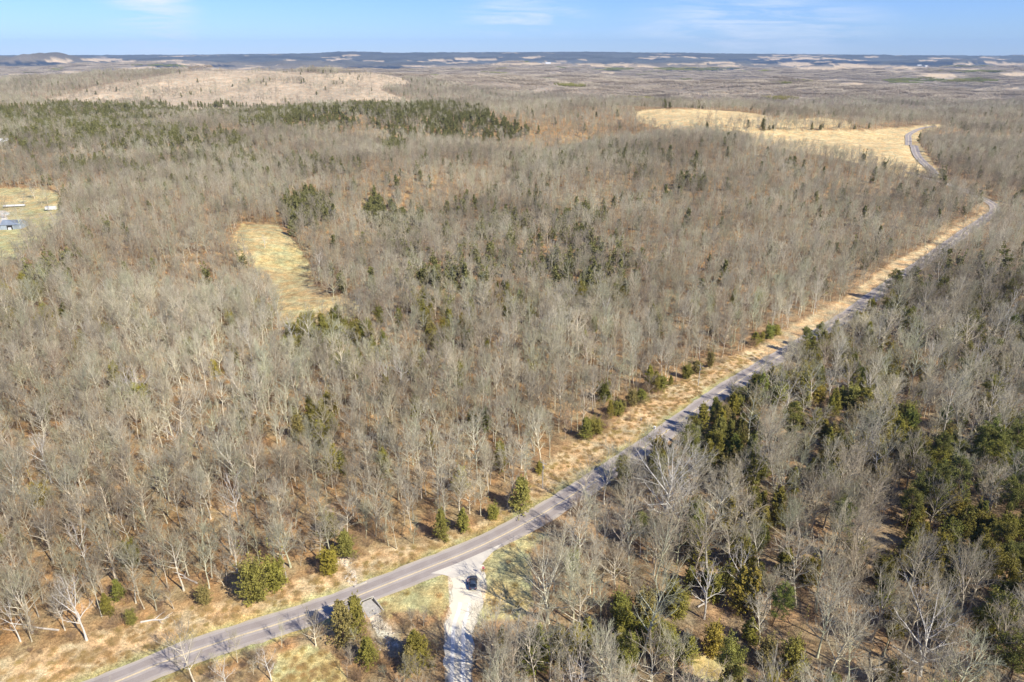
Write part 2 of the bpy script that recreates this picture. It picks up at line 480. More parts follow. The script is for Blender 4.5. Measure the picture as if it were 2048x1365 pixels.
def build_ground():
    ang = np.concatenate([np.arange(-180, -64, 4.0), np.arange(-64, 64.01, 0.17), np.arange(66, 180, 4.0)])
    r = np.concatenate([[2, 12, 24, 36, 48, 60, 72], np.exp(np.arange(math.log(80), math.log(17600), 0.0105))])
    A, Rr = np.meshgrid(np.radians(ang), r)
    X = np.sin(A) * Rr; Y = np.cos(A) * Rr
    Z = H(X, Y)
    # far woods: lumpy canopy surface beyond the modelled trees
    cov = cover(X, Y, Z)
    woods = (cov == FOREST)
    rag = fbm(X / 70, Y / 70, 91, 3) - .5
    Z = Z + ss(5600, 6800, Y) * woods * (9 + 26 * rag)
    dr = dist_line(X, Y, ROADC).reshape(X.shape)
    w = (1 - ss(4.5, 13.0, dr)) * (dr < 13.5)
    Z = Z * (1 - w) + nearest_h(X, Y, ROADC, dr, 13.5) * w
    Z = Z - 0.16 * (1 - ss(2.6, 7.0, dr)) - .25 * (1 - ss(2.6, 7.0, dr)) * ss(300, 600, Y)
    base = np.array([
        (0.335, 0.235, 0.135),   # leaf litter
        (0.56, 0.405, 0.225),   # dry verge grass
        (0.49, 0.385, 0.19),   # mown greenish field
        (0.47, 0.40, 0.20),     # yard
        (0.49, 0.385, 0.265),     # brown open hill
        (0.61, 0.46, 0.24),   # golden hay field
        (0.58, 0.45, 0.30)])    # far fields
    C = base[cov]
    n1 = fbm(X / 24, Y / 24, 61, 4)[..., None]; n2 = fbm(X / 7, Y / 7, 62, 3)[..., None]
    near = (1 - ss(900, 1500, Y))[..., None]
    isf = woods[..., None]
    C = np.where(isf, C * (0.72 + 0.56 * n1) + near * np.array((.05, .035, .025)) * (n2 - .5), C)
    lf = (woods * ss(20, -120, X - (Y - 130) * .35))[..., None] * near if False else (woods * (1 - ss(-60, 60, X - (Y - 130) * .6)))[..., None] * near
    C = C * (1 - lf) + C * lf * np.array((1.05, .98, .84))
    g = ((cov == GRN) | (cov == YRD))[..., None]
    C = np.where(g, C * (0.85 + .3 * n2) + (n1 - .5) * np.array((.12, -.02, .02)), C)
    v = (cov == VERG)[..., None]
    band = (1 - ss(3.0, 7.5, dr))[..., None] * (X + Y < 330)[..., None]
    C = np.where(v, C * (.82 + .36 * n2) * (1 - band) + band * np.array((.36, .33, .13)) * (.8 + .4 * n1), C)
    ga = ((cov == GRN) & (Y < 230) & (X < 60))[..., None]
    C = np.where(ga, np.array((.50, .42, .195)) * (.78 + .44 * n2), C)
    gl = (cov == GLD)[..., None]
    C = np.where(gl, C * (0.86 + .28 * n1), C)
    bh = (cov == BRN)[..., None]
    C = np.where(bh, C * (0.74 + .5 * fbm(X / 60, Y / 140, 64, 4)[..., None]), C)
    # far wooded country: slate woods, darker evergreen stretches
    px, py = project(X, Y, Z)
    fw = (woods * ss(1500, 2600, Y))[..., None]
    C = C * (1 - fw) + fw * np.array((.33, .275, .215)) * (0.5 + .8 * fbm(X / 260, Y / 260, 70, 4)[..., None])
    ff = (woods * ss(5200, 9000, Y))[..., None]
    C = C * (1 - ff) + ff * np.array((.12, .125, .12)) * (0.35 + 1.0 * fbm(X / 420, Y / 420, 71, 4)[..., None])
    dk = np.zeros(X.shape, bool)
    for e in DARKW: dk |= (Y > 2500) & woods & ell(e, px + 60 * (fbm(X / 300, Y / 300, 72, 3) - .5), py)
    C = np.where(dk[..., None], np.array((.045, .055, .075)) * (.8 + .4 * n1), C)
    # shoulders of the paved road, gravel spill round the side road, creek bed
    dg = dist_line(X, Y, GRAVC).reshape(X.shape)
    k = ((dg < 2.7 + 1.7 * ss(105, 128, Y) + .8 * (n2[..., 0] - .5)) & (Y < 240))[..., None]
    C = np.where(k, np.array((.60, .50, .36)) * (.85 + .3 * n2), C)
    dc = dist_line(X, Y, CREEK).reshape(X.shape) + 4 * (fbm(X / 4, Y / 4, 66, 2) - .5)
    k = (dc < 1.1)[..., None]
    C = np.where(k, np.array((.66, .56, .42)) * (.65 + .7 * n2), C)
    k = ((dc >= 1.1) & (dc < 2.4))[..., None]
    C = np.where(k, C * .55 + .45 * np.array((.5, .41, .28)), C)
    dy = dist_line(X, Y, DRIVE).reshape(X.shape)
    k = (dy < 2.4 + 1.0 * (n1[..., 0] - .5))[..., None]
    C = np.where(k, np.array((.62, .57, .49)), C)
    C = np.clip(C, 0.012, 0.9)
    # stitch
    nr, na = X.shape
    i = np.arange(nr - 1)[:, None]; j = np.arange(na)[None, :]
    a = i * na + j; b_ = i * na + (j + 1) % na; c = (i + 1) * na + (j + 1) % na; d = (i + 1) * na + j
    F = np.stack([a, b_, c, d], -1).reshape(-1, 4)[:, ::-1]
    V = np.stack([X, Y, Z], -1).reshape(-1, 3)
    me = mesh_np('ground', V, [F, np.arange(na)[None, :]], [M['ground']], smooth=True)
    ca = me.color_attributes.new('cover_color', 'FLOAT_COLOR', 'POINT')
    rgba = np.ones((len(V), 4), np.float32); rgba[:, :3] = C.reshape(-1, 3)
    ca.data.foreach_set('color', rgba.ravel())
    return link('ground', me, kind='structure')

CREEK = smooth_line([ground(*p)[:2] for p in ((716, 1174), (703, 1157), (694, 1137), (690, 1122))], 1.0)
CREEK = np.concatenate([CREEK, smooth_line([ground(*p)[:2] for p in ((680, 1052), (668, 1040), (658, 1018))], 1.0)])
CREEK2 = smooth_line([ground(*p)[:2] for p in ((744, 1226), (750, 1238), (758, 1252), (768, 1268), (775, 1290))], 1.0)
CREEK = np.concatenate([CREEK, CREEK2])
DRIVE = smooth_line([ground(*p)[:2] for p in ((-40, 424), (-8, 423), (8, 424), (9, 432), (4, 444), (-2, 456), (-30, 470))], 2.0)
build_ground()

# ------------------------------------------------------------------ roads
def ribbon(L, w0, w1, dz, name, material, off=0.0, parts=3, taper=None, rag=0.0, **tags):
    """strip following a line; off = sideways shift"""
    T = np.gradient(L, axis=0); T /= np.linalg.norm(T, axis=1)[:, None] + 1e-9
    Nn = np.stack([-T[:, 1], T[:, 0]], 1)
    s = np.linspace(-w0, w1, parts + 1)
    wid = np.ones(len(L)) if taper is None else np.interp(np.linspace(0, 1, len(L)), *taper)
    P = L[:, None, :] + Nn[:, None, :] * (s[None, :, None] + off) * wid[:, None, None]
    if rag:
        for e, sg_, sd in ((0, -1, 5), (-1, 1, 9)):
            q = (fbm(P[:, e, 0] / 2.2, P[:, e, 1] / 2.2, sd, 3) - .5) * 2 * rag
            P[:, e] += Nn * (sg_ * q)[:, None]
    Z = H(P[..., 0], P[..., 1])
    Z = Z * 0 + H(L[:, 0], L[:, 1])[:, None] if w0 + w1 < 12 else Z
    lift = dz + 0.30 * ss(420, 800, P[..., 1])
    V = np.concatenate([P, (Z + lift)[..., None]], -1).reshape(-1, 3)
    n, k = P.shape[:2]
    i = np.arange(n - 1)[:, None]; j = np.arange(k - 1)[None, :]
    a = i * k + j
    F = np.stack([a, a + 1, a + k + 1, a + k], -1).reshape(-1, 4)[:, ::-1]
    me = mesh_np(name, V, [F], [material])
    return link(name, me, **tags)

def road_material(name, c1, c2, c3):
    m = bpy.data.materials.new(name); m.use_nodes = True
    n, l = m.node_tree.nodes, m.node_tree.links
    b = n['Principled BSDF']; b.inputs['Roughness'].default_value = .85; b.inputs['Specular IOR Level'].default_value = .25
    geo = n.new('ShaderNodeNewGeometry')
    t = n.new('ShaderNodeTexNoise'); t.inputs['Scale'].default_value = .25; t.inputs['Detail'].default_value = 6; t.inputs['Roughness'].default_value = .6
    l.new(geo.outputs['Position'], t.inputs['Vector'])
    r = n.new('ShaderNodeValToRGB'); r.color_ramp.elements[0].position = .3; r.color_ramp.elements[1].position = .72
    r.color_ramp.elements[0].color = (*c1, 1); r.color_ramp.elements[1].color = (*c2, 1)
    l.new(t.outputs['Fac'], r.inputs['Fac'])
    t2 = n.new('ShaderNodeTexNoise'); t2.inputs['Scale'].default_value = 5; t2.inputs['Detail'].default_value = 3
    l.new(geo.outputs['Position'], t2.inputs['Vector'])
    r2 = n.new('ShaderNodeMapRange'); r2.inputs['From Min'].default_value = .52; r2.inputs['From Max'].default_value = .75
    r2.inputs['To Max'].default_value = .6
    l.new(t2.outputs['Fac'], r2.inputs['Value'])
    mx = n.new('ShaderNodeMixRGB'); mx.inputs['Color2'].default_value = (*c3, 1)
    l.new(r2.outputs[0], mx.inputs['Fac']); l.new(r.outputs[0], mx.inputs['Color1']); l.new(mx.outputs[0], b.inputs['Base Color'])
    return m
M['asphalt'] = road_material('chip_seal', (.35, .30, .265), (.45, .395, .35), (.50, .45, .40))
M['shoulder'] = road_material('road_shoulder', (.40, .34, .27), (.52, .45, .36), (.32, .27, .2))
M['gravel'] = road_material('pale_gravel', (.70, .62, .46), (.82, .74, .58), (.60, .52, .38))
M['apron'] = road_material('worn_apron', (.54, .49, .41), (.74, .67, .55), (.5, .45, .4))
M['wheel_wear'] = road_material('wheel_wear', (.285, .24, .212), (.37, .32, .285), (.42, .37, .33))
M['yellow'] = mat('yellow_line', (.80, .64, .36), .8, [(3, .8, 1.1)])
ribbon(ROADC, 3.75, 3.75, -0.02, 'road_shoulder', M['shoulder'], rag=.55, kind='structure')
ribbon(ROADC, 3.15, 3.15, 0.02, 'road', M['asphalt'], rag=.16, kind='structure')
for k, off in enumerate((-1.75, 1.7)):
    ribbon(ROADC, .85, .85, 0.0245, 'road_wear', M['wheel_wear'], off, 1, kind='structure')
for off in (-.11, .11):
    ribbon(ROADC, .065, .065, 0.030, 'road_marking', M['yellow'], off, 1, kind='structure')
ribbon(GRAVC, 3.7, 3.7, 0.010, 'gravel_road', M['gravel'], 0.0, 4, ([0, .1, .3, .6, 1], [1.15, 1, .95, .72, .62]), 1.3, kind='structure')
M['pale_track'] = road_material('pale_track', (.78, .73, .62), (.86, .82, .73), (.68, .61, .5))
for off in (-1.3, .9):
    ribbon(GRAVC[8:], .42, .42, 0.0145, 'wheel_track', M['pale_track'], off, 1, kind='structure')
apx = [(862, 1147), (880, 1140), (912, 1128), (960, 1107), (1010, 1085), (1050, 1062), (1022, 1079), (1004, 1088), (986, 1104), (973, 1118), (961, 1132), (963, 1142), (962, 1150), (940, 1146), (905, 1157), (898, 1153), (882, 1149)]
apts = [ground(*p) for p in apx]
def flat_poly(name, pts, dz, m, **tags):
    me = bpy.data.meshes.new(name)
    bm = bmesh.new()
    f = bm.faces.new([bm.verts.new((p[0], p[1], p[2] + dz)) for p in pts])
    bmesh.ops.triangulate(bm, faces=[f]); bmesh.ops.recalc_face_normals(bm, faces=bm.faces)
    bm.to_mesh(me); bm.free(); me.materials.append(m)
    return link(name, me, **tags)
flat_poly('road_apron', apts, 0.0275, M['apron'], kind='structure')

# ------------------------------------------------------------------ bare trees
def norm(a): return a / (np.linalg.norm(a, axis=-1, keepdims=True) + 1e-9)

def curve_pts(S, D, L, n, up, wig, rg):
    """(N,n,3) polylines starting at S going D, bending by up and random wiggle"""
    N = len(S)
    P = np.zeros((N, n, 3)); P[:, 0] = S
    d = D.copy()
    for k in range(1, n):
        d = norm(d + np.array([0, 0, 1.0]) * up[:, None] / n + rg.normal(0, wig, (N, 3)))
        P[:, k] = P[:, k - 1] + d * (L / (n - 1))[:, None]
    return P

def tubes(P, Rd, k):
    """P (N,n,3), Rd (N,n) -> verts, quads"""
    N, n = P.shape[:2]
    T = norm(np.gradient(P, axis=1))
    ref = np.where(np.abs(T[..., 2:3]) > .9, np.array([1.0, 0, 0]), np.array([0, 0, 1.0]))
    A = norm(np.cross(T, ref)); B = np.cross(T, A)
    a = np.arange(k) * 2 * math.pi / k
    V = P[:, :, None, :] + Rd[..., None, None] * (A[:, :, None, :] * np.cos(a)[None, None, :, None] + B[:, :, None, :] * np.sin(a)[None, None, :, None])
    b = np.arange(N)[:, None, None] * n * k + np.arange(n - 1)[None, :, None] * k
    j = np.arange(k)[None, None, :]
    F = np.stack([b + j, b + (j + 1) % k, b + k + (j + 1) % k, b + k + j], -1).reshape(-1, 4)
    return V.reshape(-1, 3), F

def spikes(S, D, L, Rd, rg):
    """thin three-sided tapering twigs with one kink: base triangle, mid triangle, tip"""
    N = len(S)
    P = np.zeros((N, 2, 3)); P[:, 0] = S; P[:, 1] = S + D * (L * .5)[:, None]
    tip = P[:, 1] + norm(D + rg.normal(0, .22, (N, 3)) + np.array([0, 0, .18])) * (L * .5)[:, None]
    V, F = tubes(P, np.stack([Rd, Rd * .7], 1), 3)
    V = V.reshape(N, 6, 3)
    V = np.concatenate([V, tip[:, None]], 1)
    b = np.arange(N)[:, None] * 7
    j = np.arange(3)[None, :]
    Q = np.stack([b + j, b + (j + 1) % 3, b + 3 + (j + 1) % 3, b + 3 + j], -1).reshape(-1, 4)
    Tt = np.stack([b + 3 + j, b + 3 + (j + 1) % 3, b + 6 + 0 * j], -1).reshape(-1, 3)
    return V.reshape(-1, 3), Q, Tt

def children(P, Rd, L, per, t0, t1, ratio, ang, up, rg, taper=.55):
    """branch starts along parent polylines"""
    N, n = P.shape[:2]
    t = t0 + (t1 - t0) * (np.arange(per)[None, :] + rg.uniform(.1, .9, (N, per))) / per
    f = t * (n - 1); i = np.clip(f.astype(int), 0, n - 2); w = (f - i)[..., None]
    r = np.arange(N)[:, None]
    S = P[r, i] * (1 - w) + P[r, i + 1] * w
    T = norm(P[r, i + 1] - P[r, i])
    Rr = Rd[r, i] * (1 - w[..., 0]) + Rd[r, i + 1] * w[..., 0]
    q = norm(np.cross(T, rg.normal(0, 1, T.shape)))
    a = np.radians(rg.uniform(ang[0], ang[1], t.shape))[..., None]
    D = norm(T * np.cos(a) + q * np.sin(a) + np.array([0, 0, up]))
    Lc = L[:, None] * ratio * (1 - taper * (t - t0) / max(1e-6, t1 - t0)) * rg.uniform(.7, 1.25, t.shape)
    return S.reshape(-1, 3), D.reshape(-1, 3), Lc.ravel(), Rr.ravel()

def bare_tree(seed, Ht, spread, tr, limbs=13, clear=.35, elev=(38, 68), lod=0, fork=False, open_=False, tw=1.0, lean=.03, dens=1.0):
    """returns dict of (V, [F...]) for trunk and crown"""
    rg = np.random.default_rng(seed)
    nt = 9
    tp = curve_pts(np.zeros((1, 3)), norm(np.array([[rg.normal(0, lean), rg.normal(0, lean), 1.0]])), np.array([Ht * (.78 if not open_ else .62)]), nt, np.array([.15]), .045, rg)
    s = np.linspace(0, 1, nt)
    rad = tr * (1 - .80 * s) ; rad[0] *= 1.45; rad[1] *= 1.05
    Rt = rad[None]
    tp[:, 0, 2] -= .4
    Vt, Ft = tubes(tp, Rt, 7 if lod == 0 else 4 if lod == 1 else 3)
    trunk = [(Vt, [Ft])]
    crown = []
    # limbs
    t = clear + (1 - clear) * (np.arange(limbs) + rg.uniform(0, .9, limbs)) / limbs
    t = np.clip(t / (.78 if not open_ else .62) * (.78 if not open_ else .62), 0, .985)
    f = t * (nt - 1); i = np.clip(f.astype(int), 0, nt - 2); w = (f - i)[:, None]
    S = tp[0, i] * (1 - w) + tp[0, i + 1] * w
    az = np.arange(limbs) * 2.39996 + rg.uniform(0, 6.28) + rg.normal(0, .3, limbs)
    rel = (t - clear) / (1 - clear)
    el = np.radians(elev[0] + (elev[1] - elev[0]) * rel + rg.normal(0, 7, limbs))
    D = np.stack([np.cos(az) * np.cos(el), np.sin(az) * np.cos(el), np.sin(el)], 1)
    reach = spread * (1.0 - .35 * np.abs(rel - .35)) * rg.uniform(.75, 1.15, limbs)
    L = np.minimum(reach / np.maximum(np.cos(el), .45), (Ht * 1.02 - S[:, 2]) / np.maximum(np.sin(el), .25) * 1.05 + .4)
    L = np.maximum(L, 1.0)
    Rl = np.interp(t, s, rad) * rg.uniform(.55, .85, limbs)
    n1 = 6 if lod == 0 else 4 if lod == 1 else 3
    P1 = curve_pts(S, D, L, n1, np.full(limbs, .35), .10, rg)
    R1_ = Rl[:, None] * (1 - .82 * np.linspace(0, 1, n1))[None]
    V, F = tubes(P1, R1_, 5 if lod == 0 else 3); trunk.append((V, [F]))
    # branches
    per2 = max(3, int((7, 5, 4)[lod] * dens))
    S, D, L2, R2_ = children(P1, R1_, L, per2, .18, .98, .50, (22, 58), .18, rg)
    n2 = (4, 3, 2)[lod]
    P2 = curve_pts(S, D, L2, n2, np.full(len(S), .3), .12, rg)
    Rb = np.maximum(R2_ * .65, .042 if lod == 0 else .044 if lod == 1 else .06)
    R2a = Rb[:, None] * (1 - .75 * np.linspace(0, 1, n2))[None]
    V, F = tubes(P2, R2a, 3); crown.append((V, [F]))
    # branchlets and twigs
    if lod == 0:
        S, D, L3, R3 = children(P2, R2a, L2, max(3, int(5 * dens)), .15, 1.0, .55, (20, 55), .15, rg)
        P3 = curve_pts(S, D, L3, 2, np.full(len(S), .3), .1, rg)
        r3 = np.maximum(R3 * .6, .018 * tw)
        R3a = np.stack([r3, r3 * .6], 1)
        V, F = tubes(P3, R3a, 3); crown.append((V, [F]))
        S, D, L4, R4 = children(P3, R3a, np.maximum(L3, .5), 2, .3, 1.0, .72, (18, 50), .12, rg, .3)
        V, Q, T = spikes(S, D, L4, np.full(len(S), .0105 * tw), rg); crown.append((V, [Q, T]))
    elif lod == 1:
        S, D, L3, R3 = children(P2, R2a, L2, 6, .1, 1.0, .75, (20, 55), .15, rg)
        V, Q, T = spikes(S, D, L3, np.full(len(S), .025 * tw), rg); crown.append((V, [Q, T]))
    else:
        S, D, L3, R3 = children(P2, R2a, L2, 6, .1, 1.0, .95, (20, 60), .15, rg)
        V, Q, T = spikes(S, D, L3 * 1.1, np.full(len(S), .046 * tw), rg); crown.append((V, [Q, T]))
    return trunk, crown

def join_parts(parts):
    Vs = []; Q = []; T = []; b = 0
    for V, Fs in parts:
        for F in Fs: (Q if F.shape[1] == 4 else T).append(F + b)
        Vs.append(V); b += len(V)
    out = []
    if Q: out.append(np.concatenate(Q))
    if T: out.append(np.concatenate(T))
    return np.concatenate(Vs), out

BH = [(.62, .57, .50), (.98, .96, .90), (1.2, 1.18, 1.10), (.80, .88, .72), (1.02, .92, .80), (.70, .70, .68), (1.28, 1.2, 1.08), (.92, .98, .80), (.78, .66, .60)]
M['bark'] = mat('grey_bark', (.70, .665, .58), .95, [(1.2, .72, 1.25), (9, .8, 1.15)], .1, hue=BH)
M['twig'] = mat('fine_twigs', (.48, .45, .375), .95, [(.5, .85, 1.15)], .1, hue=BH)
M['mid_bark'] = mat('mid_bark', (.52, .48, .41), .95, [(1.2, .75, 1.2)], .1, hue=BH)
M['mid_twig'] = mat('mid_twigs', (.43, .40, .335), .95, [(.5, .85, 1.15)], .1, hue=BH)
M['white_bark'] = mat('white_bark', (.70, .66, .58), .85, [(1.5, .72, 1.08)], .2)
M['white_twig'] = mat('pale_twigs', (.60, .54, .46), .9, [(.5, .85, 1.15)], .1)
M['pale_grey_twig'] = mat('pale_grey_twigs', (.58, .53, .44), .9, [(.5, .85, 1.15)], .1)
M['dark_bark'] = mat('evergreen_bark', (.17, .12, .085), .95, [(3, .7, 1.3)], .1)
M['red_twig'] = mat('brush_twigs', (.38, .295, .21), .95, [(.6, .8, 1.2)], .1, hue=[(.8, .72, .68), (1.1, 1.0, .95), (1.05, .92, .82), (.9, .95, .8), (1.2, 1.08, .95)])

def leaf_faces(Pc, size, rg, updir=.5):
    """small leaf-clump triangles pairs at points Pc"""
    N = len(Pc)
    a = norm(rg.normal(0, 1, (N, 3))); b = norm(np.cross(a, rg.normal(0, 1, (N, 3)) + np.array([0, 0, updir])))
    s = size * rg.uniform(.6, 1.4, N)
    c1 = Pc + a * s[:, None] * .5; c2 = Pc - a * s[:, None] * .5
    c3 = Pc + b * s[:, None] * .42; c4 = Pc - b * s[:, None] * .42 + a * s[:, None] * .1
    V = np.stack([c1, c3, c2, c4], 1).reshape(-1, 3)
    F = (np.arange(N)[:, None] * 4 + np.arange(4)[None]).reshape(-1, 4)
    return V, [F]

def cedar(seed, Ht, W, n_br=260, n_leaf=24, size=.26, shape=0, lod=0):
    """dense juniper: shape 0 = cone, 1 = egg"""
    rg = np.random.default_rng(seed)
    nt = 6
    tp = curve_pts(np.zeros((1, 3)), np.array([[0, 0, 1.0]]), np.array([Ht * .94]), nt, np.array([.1]), .02, rg)
    tp[:, 0, 2] -= .3
    Rt = (.022 * Ht * (1 - .9 * np.linspace(0, 1, nt)))[None]
    trunk = [(lambda q: (q[0], [q[1]]))(tubes(tp, Rt, 5 if lod == 0 else 3))]
    t = rg.uniform(.04, 1, n_br) ** .85
    az = rg.uniform(0, 2 * math.pi, n_br)
    lob = 1 + .28 * np.sin(az * 3 + seed) * np.sin(t * 8 + seed) + .20 * rg.normal(0, 1, n_br)
    prof = (1 - t) ** .75 * 1.08 + .06 if shape == 0 else np.sqrt(np.clip(1 - ((t - .42) / .60) ** 2, .02, 1))
    prof = prof * ss(0, .12, t + .05)
    rr = W * .5 * prof * lob
    el = np.radians(12 + 50 * t + rg.normal(0, 8, n_br))
    S = np.stack([np.zeros(n_br), np.zeros(n_br), t * Ht * .93], 1) - np.stack([0 * t, 0 * t, rr * np.tan(np.radians(20)) * .6], 1)
    D = np.stack([np.cos(az) * np.cos(el), np.sin(az) * np.cos(el), np.sin(el)], 1)
    L = np.maximum(rr / np.cos(el), .25)
    if lod == 0:
        P = np.stack([S, S + D * L[:, None]], 1)
        V, F = tubes(P, np.stack([np.full(n_br, .03), np.full(n_br, .008)], 1), 3); trunk.append((V, [F]))
    u = 1 - rg.uniform(0, 1, (n_br, n_leaf)) ** 1.7 * .75
    C = S[:, None] + D[:, None] * (L[:, None] * u)[..., None] + rg.normal(0, 1, (n_br, n_leaf, 3)) * (.10 + .10 * (1.1 - u) * L[:, None] * .5)[..., None]
    C = C.reshape(-1, 3); C[:, 2] = np.maximum(C[:, 2], .05)
    return trunk, [leaf_faces(C, size, rg)]

def pine(seed, Ht, W, n_br=46, lod=0):
    """open-crowned pine: bare lower trunk, whorled boughs carrying needle tufts"""
    rg = np.random.default_rng(seed)
    nt = 7
    tp = curve_pts(np.zeros((1, 3)), norm(np.array([[rg.normal(0, .03), rg.normal(0, .03), 1.0]])), np.array([Ht * .97]), nt, np.array([.1]), .02, rg)
    s = np.linspace(0, 1, nt)
    trunk = [(lambda q: (q[0], [q[1]]))(tubes(tp, (.014 * Ht * (1 - .85 * s))[None], 6 if lod == 0 else 3))]
    t = .34 + .65 * rg.uniform(0, 1, n_br) ** .9
    az = rg.uniform(0, 6.283, n_br)
    rel = (t - .34) / .65
    rr = W * .5 * np.sqrt(np.clip(1 - ((rel - .30) / .78) ** 2, .04, 1)) * rg.uniform(.65, 1.2, n_br)
    el = np.radians(5 + 42 * rel + rg.normal(0, 8, n_br))
    S = np.stack([np.interp(t, s, tp[0, :, 0]), np.interp(t, s, tp[0, :, 1]), np.interp(t, s, tp[0, :, 2])], 1)
    D = np.stack([np.cos(az) * np.cos(el), np.sin(az) * np.cos(el), np.sin(el)], 1)
    L = rr / np.cos(el)
    P = curve_pts(S, D, L, 4, np.full(n_br, .3), .07, rg)
    V, F = tubes(P, (.05 * (1 - .8 * np.linspace(0, 1, 4)))[None].repeat(n_br, 0), 3); trunk.append((V, [F]))
    per = 9 if lod == 0 else 6
    S2, D2, L2, _ = children(P, np.full(P.shape[:2], .02), L, per, .35, 1.0, .34, (20, 65), .15, rg, .3)
    tip = S2 + D2 * L2[:, None]
    nl = 26 if lod == 0 else 6
    C = tip[:, None] * .8 + S2[:, None] * .2 + rg.normal(0, 1, (len(tip), nl, 3)) * np.array([.27, .27, .17])
    return trunk, [leaf_faces(C.reshape(-1, 3), -1 if False else (.19 if lod == 0 else .45), rg, .2)]

GH = [(1.3, 1.15, .7), (.85, .85, .8), (1.1, 1.0, .8), (.9, 1.05, .9), (1.3, 1.05, .75), (1.0, 1.0, 1.0), (1.15, 1.12, .7)]
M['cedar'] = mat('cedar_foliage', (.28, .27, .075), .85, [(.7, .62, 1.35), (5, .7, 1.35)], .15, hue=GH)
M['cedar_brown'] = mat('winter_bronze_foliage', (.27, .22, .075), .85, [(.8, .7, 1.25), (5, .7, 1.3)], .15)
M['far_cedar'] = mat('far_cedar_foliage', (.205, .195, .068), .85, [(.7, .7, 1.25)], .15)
M['pine'] = mat('pine_foliage', (.235, .25, .075), .8, [(.6, .6, 1.3), (5, .7, 1.3)], .15, hue=GH)

def brush(seed, Ht, W, stems=16, lod=0):
    """leafless many-stemmed shrub"""
    rg = np.random.default_rng(seed)
    az = rg.uniform(0, 6.283, stems); el = np.radians(rg.uniform(42, 86, stems))
    D = np.stack([np.cos(az) * np.cos(el), np.sin(az) * np.cos(el), np.sin(el)], 1)
    S = np.stack([np.cos(az) * .2 * W, np.sin(az) * .2 * W, np.full(stems, -.1)], 1) * rg.uniform(.1, 1, (stems, 1))
    S[:, 2] = -.1
    L = Ht * rg.uniform(.6, 1.05, stems)
    P = curve_pts(S, D, L, 4, np.full(stems, .3), .12, rg)
    Rd = (.022 * (1 - .7 * np.linspace(0, 1, 4)))[None].repeat(stems, 0)
    V, F = tubes(P, Rd, 3); parts = [(V, [F])]
    S, D, L2, _ = children(P, Rd, L, 8, .2, 1.0, .5, (20, 60), .15, rg)
    V, Q, T = spikes(S, D, L2, np.full(len(S), .013), rg); parts.append((V, [Q, T]))
    S, D, L3, _ = children(np.stack([S, S + D * L2[:, None]], 1), np.full((len(S), 2), .01), L2, 3, .3, 1.0, .6, (20, 60), .1, rg)
    V, Q, T = spikes(S, D, L3, np.full(len(S), .009), rg); parts.append((V, [Q, T]))
    return parts

def tuft(seed, n=260, W=1.6, Hh=.55):
    """clump of dry grass blades"""
    rg = np.random.default_rng(seed)
    S = np.concatenate([rg.normal(0, W * .3, (n, 2)), np.zeros((n, 1))], 1)
    D = norm(np.concatenate([rg.normal(0, .45, (n, 2)), np.ones((n, 1))], 1))
    L = Hh * rg.uniform(.5, 1.1, n)
    V, Q, T = spikes(S, D, L, np.full(n, .016), rg)
    return [(V, [Q, T])]

VAR = {'tree': [], 'ever': [], 'brush': [], 'grass': []}     # meshes (trunk mesh, crown mesh, merged mesh)
def variant(kind, base, parts, tm, cm):
    tr, cr = parts
    Vt, Ft = join_parts(tr); Vc, Fc = join_parts(cr)
    mt = mesh_np(base + '_trunk', Vt, Ft, [tm]); mc = mesh_np(base + '_crown', Vc, Fc, [cm])
    nq = [len(f) for f in Ft + Fc]
    Fm = Ft + [f + len(Vt) for f in Fc]
    mid = np.concatenate([np.full(len(f), 0) for f in Ft] + [np.full(len(f), 1) for f in Fc])
    mm = mesh_np(base + '_tree', np.concatenate([Vt, Vc]), Fm, [tm, cm], mid)
    VAR[kind].append((mt, mc, mm))
    return len(VAR[kind]) - 1

T0, T1, T2 = [], [], []
spec = [(15.5, 3.2, .19, 13, .42, (42, 72)), (17, 3.8, .22, 14, .40, (40, 70)), (13.5, 3.0, .16, 12, .35, (38, 70)), (18, 4.4, .25, 15, .38, (36, 66)),
        (16, 3.4, .18, 12, .5, (45, 74)), (12, 2.6, .13, 11, .3, (42, 72)), (17.5, 4.8, .26, 15, .33, (32, 62)), (14.5, 4.2, .2, 14, .3, (34, 64)),
        (10, 2.3, .11, 10, .25, (40, 70)), (16.5, 2.8, .17, 11, .45, (48, 76))]
for i, (h, s, r, nl, cl, el) in enumerate(spec):
    T0.append(variant('tree', 'bare', bare_tree(100 + i, h, s, r, nl, cl, el, 0), M['bark'], M['twig']))
for i, (h, s, r, nl, cl, el) in enumerate(spec[:9]):
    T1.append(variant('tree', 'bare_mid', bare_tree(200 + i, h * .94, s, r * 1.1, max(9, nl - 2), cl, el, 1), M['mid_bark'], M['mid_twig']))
for i, (h, s, r, nl, cl, el) in enumerate(spec[:7]):
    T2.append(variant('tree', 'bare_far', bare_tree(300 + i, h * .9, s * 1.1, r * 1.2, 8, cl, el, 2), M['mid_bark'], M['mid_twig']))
T_BIG = variant('tree', 'spreading', bare_tree(401, 22, 9.2, .46, 24, .20, (14, 66), 0, open_=True, tw=1.15), M['white_bark'], M['pale_grey_twig'])
T_JCT = variant('tree', 'fine_spreading', bare_tree(402, 19.5, 6.2, .30, 20, .24, (28, 70), 0, tw=1.15), M['bark'], M['twig'])
T_SYC = variant('tree', 'white_sycamore', bare_tree(403, 19, 9.2, .46, 13, .16, (6, 60), 0, open_=True, lean=.09, tw=.8, dens=.72), M['white_bark'], M['white_twig'])
T_WHT = variant('tree', 'white_tree', bare_tree(404, 15, 4.4, .25, 9, .30, (26, 66), 0, tw=.8, dens=.75), M['white_bark'], M['white_twig'])
